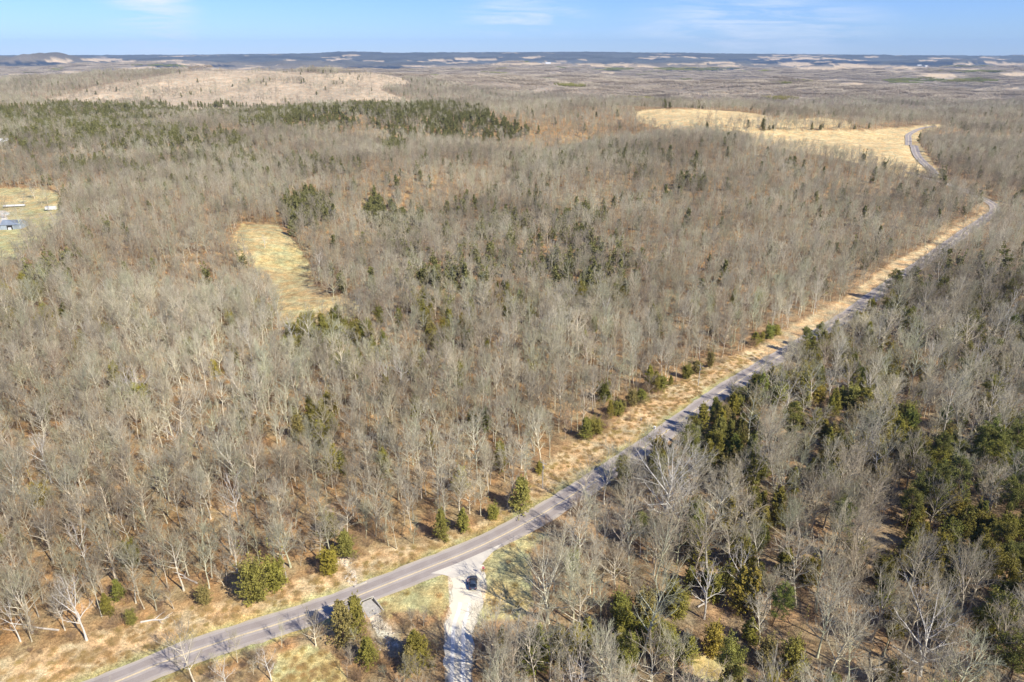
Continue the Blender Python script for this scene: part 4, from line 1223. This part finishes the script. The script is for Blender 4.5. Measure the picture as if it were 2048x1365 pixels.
z = H(x, y); c = cover(x, y, z); px, py = project(x, y, z)
keep = (c == FOREST)
for dx, dy in ((38, 0), (-38, 0), (0, 38), (0, -38)): keep &= cover(x + dx, y + dy) == FOREST
dk = np.zeros(x.shape, bool)
for e in DARKW + [(1870, 163, 120, 5)]: dk |= ell(e, px, py)
FB = [(x[i], y[i], z[i], RG.uniform(0, 6.28), RG.uniform(.9, 1.15), 4 if dk[i] or RG.uniform() < .03 else int(RG.integers(4))) for i in range(len(x)) if keep[i]]
instancer('distant_forest', FB, blocks, 'forest_block', kind='stuff')
# ------------------------------------------------------------------ paints for the made things
M['paint'] = mat('dark_blue_paint', (.07, .095, .13), .28, None, .6, .3)
M['glass'] = mat('dark_glass', (.012, .016, .02), .06, None, .8)
M['tyre'] = mat('tyre_rubber', (.02, .02, .02), .9)
M['rim'] = mat('alloy_rim', (.45, .46, .48), .3, None, .5, .8)
M['lamp_red'] = mat('tail_light_red', (.35, .02, .02), .25, None, .6)
M['lamp_clear'] = mat('headlight_clear', (.7, .72, .75), .15, None, .7)
M['black'] = mat('black_trim', (.02, .02, .022), .6)
M['plate'] = mat('plate_white', (.7, .7, .7), .5)
M['skin'] = mat('skin', (.62, .38, .27), .6)
M['hair'] = mat('brown_hair', (.07, .04, .025), .8)
M['shirt'] = mat('pale_pink_shirt', (.74, .52, .47), .9, [(8, .9, 1.1)])
M['trousers'] = mat('dark_red_brown_trousers', (.12, .05, .045), .9, [(8, .85, 1.15)])
M['shoe'] = mat('shoe', (.03, .03, .03), .7)
M['eye'] = mat('eye', (.02, .015, .01), .3)
M['sign_red'] = mat('sign_red', (.62, .025, .03), .45, [(3, .9, 1.05)])
M['sign_white'] = mat('sign_white', (.85, .85, .85), .45)
M['steel'] = mat('galvanised_steel', (.42, .42, .42), .5, [(4, .85, 1.1)], .4, .6)
M['pole'] = mat('weathered_pole', (.50, .45, .38), .9, [(2, .8, 1.15)])
M['insul'] = mat('insulator', (.6, .62, .62), .3, None, .6)
M['concrete'] = mat('concrete', (.48, .44, .37), .9, [(1.2, .82, 1.1), (7, .9, 1.08)])
M['void'] = mat('opening_dark_fill', (.05, .045, .04), .95)  # near-black colour in place of the darkness inside openings
M['tin'] = mat('blue_grey_tin', (.33, .375, .42), .45, [(.5, .85, 1.15), (3, .92, 1.06)], .5, .3)
M['tinwall'] = mat('grey_tin_wall', (.44, .50, .56), .5, [(.8, .85, 1.1)], .4, .2)
M['white_paint'] = mat('white_paint', (.80, .80, .78), .6, [(.9, .9, 1.04)])
M['grey_roof'] = mat('grey_roof', (.34, .34, .35), .8, [(1, .85, 1.15)])
M['white_roof'] = mat('white_roof', (.70, .70, .68), .5, [(.8, .93, 1.03)])
M['window'] = mat('window_glass', (.03, .04, .05), .1, None, .7)
M['wood_pale'] = mat('pale_dead_wood', (.62, .56, .48), .9, [(1, .8, 1.15)])
M['rock'] = mat('pale_limestone', (.50, .44, .35), .9, [(.8, .75, 1.15), (5, .85, 1.1)])

# ------------------------------------------------------------------ car
def rrect(y, hw, z0, z1, r, k=3):
    """rounded rectangle section in the xz plane at y"""
    out = []
    for (cx, cz, a0) in ((hw - r, z0 + r * .6, -90), (hw - r, z1 - r, 0), (-hw + r, z1 - r, 90), (-hw + r, z0 + r * .6, 180)):
        for i in range(k + 1):
            a = R(a0 + 90 * i / k)
            out.append((cx + r * math.cos(a), y, cz + (r if a0 in (0, 90) else r * .6) * math.sin(a)))
    return out

def make_car(p, rz):
    c = thing('car', 'dark blue-black hatchback stopped on the pale gravel road just short of the stop sign', 'car', p, rz)
    b = MB()
    b.loft([rrect(-2.22, .66, .38, .78, .12), rrect(-2.12, .82, .28, .98, .18), rrect(-1.7, .90, .24, 1.02, .2), rrect(-.8, .915, .22, .98, .18), rrect(.3, .915, .22, .97, .18),
            rrect(1.15, .905, .24, .96, .2), rrect(1.75, .88, .26, .86, .2), rrect(2.12, .80, .30, .74, .18), rrect(2.26, .62, .38, .62, .11)])
    b.build('body', M['paint'], c, smooth=True)
    b = MB()
    b.loft([rrect(-1.92, .74, .90, 1.02, .05), rrect(-1.45, .66, .92, 1.42, .12), rrect(-1.0, .64, .92, 1.47, .14), rrect(-.1, .64, .92, 1.485, .14), rrect(.35, .66, .92, 1.43, .12), rrect(1.12, .76, .88, .98, .05)])
    b.build('cabin', M['glass'], c, smooth=True)
    b = MB(); b.loft([rrect(-1.42, .60, 1.40, 1.455, .02), rrect(-.7, .60, 1.46, 1.515, .02), rrect(.28, .59, 1.40, 1.475, .02)])
    roof = b.build('roof', M['paint'], c, smooth=True)
    MB().loft([[(x, y, z) for (x, y, z) in ((-.58, .42, 1.43), (.58, .42, 1.43), (.70, 1.06, 1.03), (-.70, 1.06, 1.03))], [(x, y, z) for (x, y, z) in ((-.58, .43, 1.45), (.58, .43, 1.45), (.70, 1.08, 1.05), (-.70, 1.08, 1.05))]]).build('windscreen', M['glass'], c)
    MB().loft([[(-.58, -1.50, 1.40), (.58, -1.50, 1.40), (.66, -1.88, 1.06), (-.66, -1.88, 1.06)], [(-.58, -1.52, 1.42), (.58, -1.52, 1.42), (.66, -1.91, 1.08), (-.66, -1.91, 1.08)]]).build('rear_window', M['glass'], c)
    for s in (-1, 1):
        for (y0, y1) in ((-.62, .05), (.12, .72)):
            MB().loft([[(s * .915 - s * .02, y0, .98), (s * .895, y1, .98), (s * .68, y1 - .22, 1.38), (s * .68, y0 + .05, 1.40)], [(s * .925, y0, .98), (s * .905, y1, .98), (s * .70, y1 - .22, 1.39), (s * .70, y0 + .05, 1.41)]]).build('side_window', M['glass'], c)
        MB().box(s * .92 - .012, s * .92 + .012, -.35, -.17, .80, .84).build('door_handle', M['rim'], c, bevel=.005)
        for (y, nm, m, zz) in ((-2.14, 'tail_light', M['lamp_red'], .80), (2.08, 'headlight', M['lamp_clear'], .60)):
            MB().box(s * .64 - .14, s * .64 + .14, y - .07, y + .07, zz - .07, zz + .10).build(nm, m, c, bevel=.03)
        MB().box(s * 1.0 - .09, s * 1.0 + .09, .62, .74, .98, 1.10).build('wing_mirror', M['paint'], c, bevel=.03)
        for y in (-1.38, 1.36):
            w = MB().tube([(s * .74, y, .33), (s * .93, y, .33)], .33, 20).build('wheel', M['tyre'], c, bevel=.03)
            MB().tube([(s * .92, y, .33), (s * .945, y, .33)], .21, 14).build('rim', M['rim'], w)
    MB().box(-.26, .26, -2.245, -2.215, .50, .62).build('number_plate', M['plate'], c)
    MB().box(-.80, .80, -2.20, -1.9, .26, .42).build('rear_bumper', M['black'], c, bevel=.04)
    MB().box(-.72, .72, 2.0, 2.27, .28, .42).build('front_grille', M['black'], c, bevel=.04)
    return c
carp = at(946.5, 1169)
carp[2] += .012
make_car(carp, R(1))

# ------------------------------------------------------------------ person by the driver's door
def skin_mesh(name, verts, edges, radii, m, parent, root=0, sub=1, **tags):
    me = bpy.data.meshes.new(name); me.from_pydata(verts, edges, []); me.materials.append(m)
    o = link(name, me, parent, **tags)
    o.modifiers.new('skin', 'SKIN')
    md = o.modifiers.new('sub', 'SUBSURF'); md.levels = sub; md.render_levels = sub
    for i, v in enumerate(me.skin_vertices[0].data):
        r = radii[i]; v.radius = r if hasattr(r, '__len__') else (r, r); v.use_root = (i == root)
    return o

def make_person(p, rz):
    c = thing('person', 'person in a pink top and dark trousers standing left of the dark car', 'person', p, rz)
    V, E, Rd = [], [], []
    def add(v, r, par=None):
        V.append(v); Rd.append(r)
        if par is not None: E.append((par, len(V) - 1))
        return len(V) - 1
    pel = add((0, 0, .95), (.15, .11)); wai = add((.03, 0, 1.10), (.13, .095), pel); che = add((.09, 0, 1.30), (.16, .11), wai)
    nec = add((.16, 0, 1.45), .055, che); hd0 = add((.19, 0, 1.54), .062, nec); hd1 = add((.22, 0, 1.62), (.085, .092), hd0); hd2 = add((.23, 0, 1.70), (.062, .07), hd1)
    nose = add((.325, 0, 1.60), .012, hd1)
    for s in (-1, 1):
        hip = add((0, s * .09, .88), .09, pel); kn = add((.03 if s > 0 else -.02, s * .11, .49), .058, hip); an = add((-.02 if s > 0 else -.07, s * .12, .09), .038, kn)
        heel = add((-.05 if s > 0 else -.1, s * .12, .04), .035, an); add((.12 if s > 0 else .07, s * .14, .03), .03, heel)
        sh = add((.11, s * .18, 1.40), .055, che)
        if s > 0: el_, wr = (.28, .27, 1.20), (.50, .24, 1.38)      # resting on the roof edge
        else: el_, wr = (.18, -.27, 1.13), (.40, -.20, 1.05)
        el = add(el_, .043, sh); w = add(wr, .028, el)
        d = (Vector(wr) - Vector(el_)).normalized(); side = Vector((0, 1, 0)); dn = Vector((0, 0, -1))
        pm = Vector(wr) + d * .06; pa = add(tuple(pm), (.035, .02), w)
        for k, (off, ln) in enumerate(((-.030, .068), (-.010, .078), (.011, .073), (.030, .058))):
            b = pm + d * .03 + side * off; q1 = add(tuple(b), .0095, pa); m1 = b + (d + dn * .2).normalized() * ln * .5; q2 = add(tuple(m1), .0085, q1)
            add(tuple(m1 + (d + dn * .7).normalized() * ln * .5), .007, q2)
        tb = Vector(wr) + d * .03 - side * s * .035; t1 = add(tuple(tb), .011, pa); add(tuple(tb + (d * .7 - side * s * .6).normalized() * .05), .009, t1)
    skin_mesh('body', V, E, Rd, M['skin'], c, sub=2)
    # clothes follow the body
    V, E, Rd = [], [], []
    a = add((0, 0, .93), (.165, .125)); b = add((.03, 0, 1.10), (.148, .112), a); d_ = add((.09, 0, 1.30), (.175, .128), b); add((.14, 0, 1.42), .085, d_)
    for s in (-1, 1):
        sh = add((.11, s * .185, 1.40), .068, d_)
        el_ = (.28, .27, 1.20) if s > 0 else (.18, -.27, 1.13)
        wr = (.50, .24, 1.38) if s > 0 else (.40, -.20, 1.05)
        e2 = add(el_, .056, sh); add(tuple(Vector(el_).lerp(Vector(wr), .85)), .042, e2)
    skin_mesh('shirt', V, E, Rd, M['shirt'], c)
    V, E, Rd = [], [], []
    a = add((0, 0, .97), (.155, .12))
    for s in (-1, 1):
        hip = add((0, s * .095, .86), .10, a); kn = add((.03 if s > 0 else -.02, s * .11, .49), .075, hip); add((-.02 if s > 0 else -.07, s * .12, .10), .062, kn)
    skin_mesh('trousers', V, E, Rd, M['trousers'], c)
    V, E, Rd = [], [], []
    a = add((.185, 0, 1.66), (.085, .094)); b = add((.215, 0, 1.715), (.072, .078), a); add((.15, 0, 1.60), (.05, .07), a)
    skin_mesh('hair', V, E, Rd, M['hair'], c)
    for s in (-1, 1):
        MB().tube([(.302, s * .032, 1.63), (.312, s * .032, 1.63)], .011, 8).build('eye', M['eye'], c)
        MB().box(-.12 if s < 0 else -.07, .14 if s < 0 else .19, s * .13 - .048, s * .13 + .048, -.005, .085).build('shoe', M['shoe'], c, bevel=.03)
pp = at(946.5, 1169); 
make_person((carp[0] - 1.42, carp[1] + .05, carp[2] + .005), R(6))

# ------------------------------------------------------------------ stop sign
def text_mesh(s, size, m, name, parent, loc, rot, **tags):
    cu = bpy.data.curves.new(name, 'FONT'); cu.body = s; cu.size = size; cu.align_x = 'CENTER'; cu.align_y = 'CENTER'; cu.extrude = .002; cu.offset = .006
    to = bpy.data.objects.new(name, cu); COL.objects.link(to)
    dg = bpy.context.evaluated_depsgraph_get(); me = bpy.data.meshes.new_from_object(to.evaluated_get(dg))
    bpy.data.objects.remove(to); me.materials.clear(); me.materials.append(m)
    o = link(name, me, parent, **tags); o.location = loc; o.rotation_euler = rot
    return o
sp_ = at(967, 1151)
sg = thing('stop_sign', 'red octagonal stop sign on a steel post at the right side of the gravel road', 'stop sign', sp_, R(-4))
MB().box(-.035, .035, -.02, .02, -.3, 2.75).build('post', M['steel'], sg, bevel=.006)
def octo(r, y0, y1):
    a = [R(22.5 + 45 * i) for i in range(8)]
    return [[(r * math.cos(t), y, 2.35 + r * math.sin(t)) for t in a] for y in (y0, y1)]
bd = MB().loft(octo(.43, -.045, -.03)).build('sign_border', M['sign_white'], sg)
fc = MB().loft(octo(.395, -.050, -.044)).build('sign_face', M['sign_red'], sg)
text_mesh('STOP', .34, M['sign_white'], 'lettering', fc, (0, -.054, 2.35), (R(90), 0, 0))

# ------------------------------------------------------------------ utility poles and the bare leaning pole
def utility_pole(p, h, rz, label, group=None, lean=0.0):
    c = thing('utility_pole', label, 'utility pole', p, rz, group); c.rotation_euler = (0, lean, rz)
    MB().tube([(0, 0, -.6), (0, 0, h * .5), (0, 0, h)], [.17, .14, .10], 12).build('pole', M['pole'], c, smooth=False)
    a = MB().box(-1.1, 1.1, .11, .22, h - 1.15, h - 1.02).build('crossarm', M['pole'], c, bevel=.01)
    for x in (-1.0, -.45, .45, 1.0):
        MB().tube([(x, .165, h - 1.03), (x, .165, h - .92), (x, .165, h - .84)], [.04, .07, .04], 8).build('insulator', M['insul'], a)
    t = MB().tube([(.28, -.05, h - 2.6), (.28, -.05, h - 1.8)], .19, 12).build('transformer', M['steel'], c)
    return c
utility_pole(at(1085, 977), 9.4, R(-35), 'pale wooden utility pole with a crossarm on the straw verge beside the tall conical cedar', 'utility poles on the verge')
utility_pole(at(1396, 772), 9.2, R(-38), 'pale wooden utility pole at the wood edge halfway up the straight paved road', 'utility poles on the verge')
lp = at(1024, 1338)
lpo = thing('leaning_pole', 'thin grey bare pole leaning in deep shade between the cedars right of the gravel road', 'pole', lp)
lpo.rotation_euler = (R(-3), R(6), 0)
MB().tube([(0, 0, -.6), (0.05, 0, 6), (0, 0, 13.5)], [.17, .15, .11], 10).build('shaft', M['pole'], lpo)
MB().tube([(0, 0, 13.4), (0, 0, 13.55)], [.13, .13], 10).build('cap', M['steel'], lpo)
# small verge boxes
b_ = thing('utility_box', 'small white utility box on the straw verge beside the straight road', 'utility box', at(1309, 858), R(-35))
MB().box(-.35, .35, -.25, .25, -.05, .85).build('cabinet', M['white_paint'], b_, bevel=.03); MB().box(-.40, .40, -.30, .30, .852, .90).build('lid', M['white_roof'], b_, bevel=.01)
b_ = thing('utility_box', 'small grey-green marker box on the verge, up-left of the white one', 'utility box', at(1282, 842), R(-35))
MB().box(-.22, .22, -.2, .2, -.05, .95).build('cabinet', M['steel'], b_, bevel=.03); MB().box(-.25, .25, -.23, .23, .952, .99).build('lid', M['concrete'], b_, bevel=.01)

# ------------------------------------------------------------------ culvert
def culvert():
    p = at(742, 1216); q = at(722, 1166)
    dirv = Vector((1, 0, 0)); r0 = at(700, 1189); r1 = at(830, 1137)
    ang = math.atan2(r1[1] - r0[1], r1[0] - r0[0])
    c = thing('culvert', 'concrete box culvert end with splayed wing walls beside the lower road edge', 'culvert', (p[0], p[1], p[2]), ang)
    MB().box(-1.7, 1.7, 2.6, 2.9, -.3, .42).build('headwall', M['concrete'], c, bevel=.02)
    MB().box(-1.6, 1.6, -2.4, 2.598, -.2, .045).build('apron', M['concrete'], c, bevel=.02)
    for s in (-1, 1):
        MB().loft([[(s * 1.45, 2.598, -.2), (s * 1.45, 2.598, .40), (s * 1.68, 2.598, .40), (s * 1.68, 2.598, -.2)], [(s * 2.0, -2.3, -.2), (s * 2.0, -2.3, .12), (s * 2.2, -2.3, .12), (s * 2.2, -2.3, -.2)]]).build('wing_wall', M['concrete'], c)
    MB().box(-1.2, 1.2, 2.585, 2.597, .05, .36).build('opening', M['void'], c)  # dark panel on the headwall; the hole's shade is in its colour
    MB().add([(.95, 2.3, .049), (1.40, 2.3, .049), (1.85, -1.6, .049), (1.72, -1.6, .049), (.95, 2.3, .052), (1.40, 2.3, .052), (1.85, -1.6, .052), (1.72, -1.6, .052)],
             [(3, 2, 1, 0), (4, 5, 6, 7), (0, 1, 5, 4), (1, 2, 6, 5), (2, 3, 7, 6), (3, 0, 4, 7)]).build('dark_wedge', M['void'], c)  # dark wedge laid flat on the apron along the right wing wall
    c = thing('culvert', 'short pale concrete kerb wall on the upper road side, ending the dry creek', 'culvert', at(721, 1170), ang)
    MB().box(-1.5, 1.5, -.15, .15, -.3, .35).build('headwall', M['concrete'], c, bevel=.02)
    MB().box(-1.1, -.2, .152, .17, -.1, .28).build('opening', M['void'], c)  # dark panel coloured like the shaded inside of the pipe mouth
culvert()

# ------------------------------------------------------------------ rocks of the dry creek (uncountable)
def rocks():
    rg = np.random.default_rng(55); parts = []
    bm = bmesh.new(); bmesh.ops.create_icosphere(bm, subdivisions=1, radius=1.0)
    bv = np.array([v.co[:] for v in bm.verts]); bf = np.array([[v.index for v in f.verts] for f in bm.faces]); bm.free()
    for i in range(170):
        k = rg.integers(len(CREEK)); p = CREEK[k] + rg.normal(0, .8, 2)
        if dist_line(p[:1], p[1:], ROADC)[0] < 4.6: continue
        s = rg.uniform(.10, .42) * np.array([1, rg.uniform(.6, 1), rg.uniform(.3, .6)])
        a = rg.uniform(0, 6.283); v = bv * (1 + rg.normal(0, .16, (len(bv), 1))) * s
        v = v @ np.array([[math.cos(a), math.sin(a), 0], [-math.sin(a), math.cos(a), 0], [0, 0, 1]])
        parts.append((v + np.array([p[0], p[1], float(H(p[0], p[1])) + .05]), [bf]))
    V, F = join_parts(parts)
    link('creek_rocks', mesh_np('creek_rocks', V, F, [M['rock']]), kind='stuff')
rocks()

# ------------------------------------------------------------------ buildings
def gable(c, w, d, h, rh, wall, roof, oh=.35):
    """walls and roof of a gabled building, ridge along x"""
    MB().add([(-w / 2, -d / 2, -.5), (w / 2, -d / 2, -.5), (w / 2, d / 2, -.5), (-w / 2, d / 2, -.5), (-w / 2, -d / 2, h), (w / 2, -d / 2, h), (w / 2, d / 2, h), (-w / 2, d / 2, h), (-w / 2, 0, h + rh), (w / 2, 0, h + rh)],
             [(0, 1, 5, 4), (1, 2, 6, 9, 5), (2, 3, 7, 6), (3, 0, 4, 8, 7), (3, 2, 1, 0), (4, 5, 9, 8), (6, 7, 8, 9)]).build('wall', wall, c)
    W = w / 2 + oh; D = d / 2 + oh; t = .12; hz = h - rh * oh / (d / 2) + .04
    return MB().add([(-W, -D, hz), (W, -D, hz), (W, 0, h + rh + .04), (-W, 0, h + rh + .04), (W, D, hz), (-W, D, hz),
                     (-W, -D, hz + t), (W, -D, hz + t), (W, 0, h + rh + .04 + t), (-W, 0, h + rh + .04 + t), (W, D, hz + t), (-W, D, hz + t)],
                    [(3, 2, 1, 0), (5, 4, 2, 3), (6, 7, 8, 9), (9, 8, 10, 11), (0, 1, 7, 6), (4, 5, 11, 10), (1, 2, 8, 7), (2, 4, 10, 8), (0, 6, 9, 3), (3, 9, 11, 5)]).build('roof', roof, c)
bp_ = at(23, 459)
barn = thing('barn', 'blue-grey tin barn with a dark open bay, in the yard at the left edge', 'barn', (bp_[0], bp_[1] + 4, bp_[2]), R(9))
gable(barn, 12.6, 10.0, 3.3, 2.3, M['tinwall'], M['tin'])
MB().box(-2.6, 1.0, -5.06, -5.004, -.1, 2.9).build('open_bay', M['void'], barn)  # flat dark panel on the wall, painted as the bay's inner shade
MB().box(-1.6, .1, -5.9, -5.07, -.02, 1.5).build('stored_trailer', M['white_paint'], barn, bevel=.08)
dr = MB().box(1.6, 5.4, -5.05, -5.004, -.1, 2.7).build('sliding_door', M['tin'], barn, bevel=.01)
MB().box(1.75, 1.83, -5.10, -5.052, 1.1, 1.5).build('handle', M['steel'], dr)
# lean-to on the left
MB().add([(-10.0, -4.6, -.3), (-6.66, -4.6, -.3), (-6.66, 4.6, -.3), (-10.0, 4.6, -.3), (-10.0, -4.6, 2.2), (-6.66, -4.6, 3.0), (-6.66, 4.6, 3.0), (-10.0, 4.6, 2.2)],
         [(3, 2, 1, 0), (4, 5, 6, 7), (0, 1, 5, 4), (1, 2, 6, 5), (2, 3, 7, 6), (3, 0, 4, 7)]).build('lean_to', M['tinwall'], barn)

t_ = at(29, 414.5)
tr = thing('flatbed_trailer', 'long low white-topped trailer on the grass above the barn', 'trailer', t_, R(14))
MB().box(-7.8, 7.8, -1.5, 1.5, .85, 1.75).build('cover', M['white_roof'], tr, bevel=.12)
MB().box(-8.2, 8.4, -1.3, 1.3, .62, .84).build('bed', M['steel'], tr)
for x in (-5.6, -4.5, 5.0):
    for s in (-1, 1): MB().tube([(x, s * 1.05, .42), (x, s * 1.3, .42)], .42, 14).build('wheel', M['tyre'], tr)
t_ = at(101, 421.5)
tr = thing('box_trailer', 'small white box trailer standing on the grass at the right side of the yard', 'trailer', (t_[0], t_[1] + 1.2, t_[2]), R(8))
MB().box(-3.9, 3.9, -1.4, 1.4, .55, 3.0).build('box', M['white_roof'], tr, bevel=.1)
MB().box(-4.9, -3.9, -.12, .12, .5, .66).build('hitch', M['steel'], tr)
for x in (-.9, .4):
    for s in (-1, 1): MB().tube([(x, s * 1.2, .38), (x, s * 1.44, .38)], .38, 14).build('wheel', M['tyre'], tr)

for (px, py, w, d, h, rh, rz, roof, lab) in (
    (3, 289, 17, 10, 4, 2.2, 12, 'white_roof', 'white-roofed house showing through the wood at the left edge'),
    (1948, 201, 15, 9, 3.5, 2, 20, 'white_roof', 'pale farmhouse in the wooded country at the far right'),
    (1096, 129, 46, 26, 9, 6, 5, 'white_roof', 'tiny white farmhouse on a far tan field, middle of the skyline'),
    (1838, 133, 46, 24, 9, 6, 0, 'white_roof', 'tiny white barn, left of a pair on a far tan field at the right'),
    (1852, 134.5, 40, 24, 9, 6, 12, 'white_roof', 'tiny white barn, right of a pair on a far tan field at the right'),
    (315, 141, 40, 24, 9, 6, -8, 'white_roof', 'tiny white farm shed among fields beyond the brown hill')):
    p = at(px, py)
    f = thing('farmhouse', lab, 'farmhouse', p, R(rz))
    gable(f, w, d, h, rh, M['white_paint'], M[roof], .5)
    for x in (-.3, .0, .3):
        fr = MB().box(x * w - .9, x * w + .9, -d / 2 - .08, -d / 2 - .004, 1.2, 2.9).build('window', M['white_paint'], f)
        MB().box(x * w - .75, x * w + .75, -d / 2 - .12, -d / 2 - .082, 1.35, 2.75).build('pane', M['window'], fr)

# ------------------------------------------------------------------ fallen trunks
for (px, py, L, a, lab) in ((118, 1262, 11, 170, 'pale fallen limb lying on straw grass at the bottom left wood edge'),
                            (1395, 1216, 8, 25, 'pale fallen trunk beside the slim white tree in the right-hand wood'),
                            (282, 1246, 6, 5, 'short grey fallen trunk behind the tiny cedar bush at the bottom left'),
                            (395, 1168, 7, 150, 'fallen trunk on orange leaf litter above the left road verge'),
                            (812, 905, 8, 15, 'fallen trunk on leaf litter in the wood left of the junction'),
                            (1745, 1340, 7, -12, 'fallen trunk on brown litter left of the white-limbed sycamore')):
    p = at(px, py)
    f = thing('fallen_trunk', lab, 'fallen trunk', (p[0], p[1], p[2] + .2), R(a))
    MB().tube([(0, 0, 0), (L * .4, .3, .12), (L * .75, .1, .2), (L, .5, .55)], [.22, .18, .12, .05], 8).build('stem', M['wood_pale'], f)
    for (t, dy, dz) in ((.45, 1.8, .9), (.62, -1.7, .8), (.78, 1.2, 1.1)):
        MB().tube([(L * t, .2, .15), (L * t + 1.0, dy * .6, dz * .7), (L * t + 1.9, dy, dz)], [.09, .06, .02], 6).build('branch', M['wood_pale'], f)

# ------------------------------------------------------------------ haze
hz_m = bpy.data.materials.new('haze'); hz_m.use_nodes = True
hn, hl = hz_m.node_tree.nodes, hz_m.node_tree.links
hn.clear(); ho = hn.new('ShaderNodeOutputMaterial'); hv = hn.new('ShaderNodeVolumePrincipled')
hv.inputs['Color'].default_value = (.42, .66, 1.0, 1); hv.inputs['Density'].default_value = HAZE
hl.new(hv.outputs[0], ho.inputs['Volume'])
MB().box(-18200, 18200, -18200, 18200, -700, 420).build('haze', hz_m, None, kind='stuff')
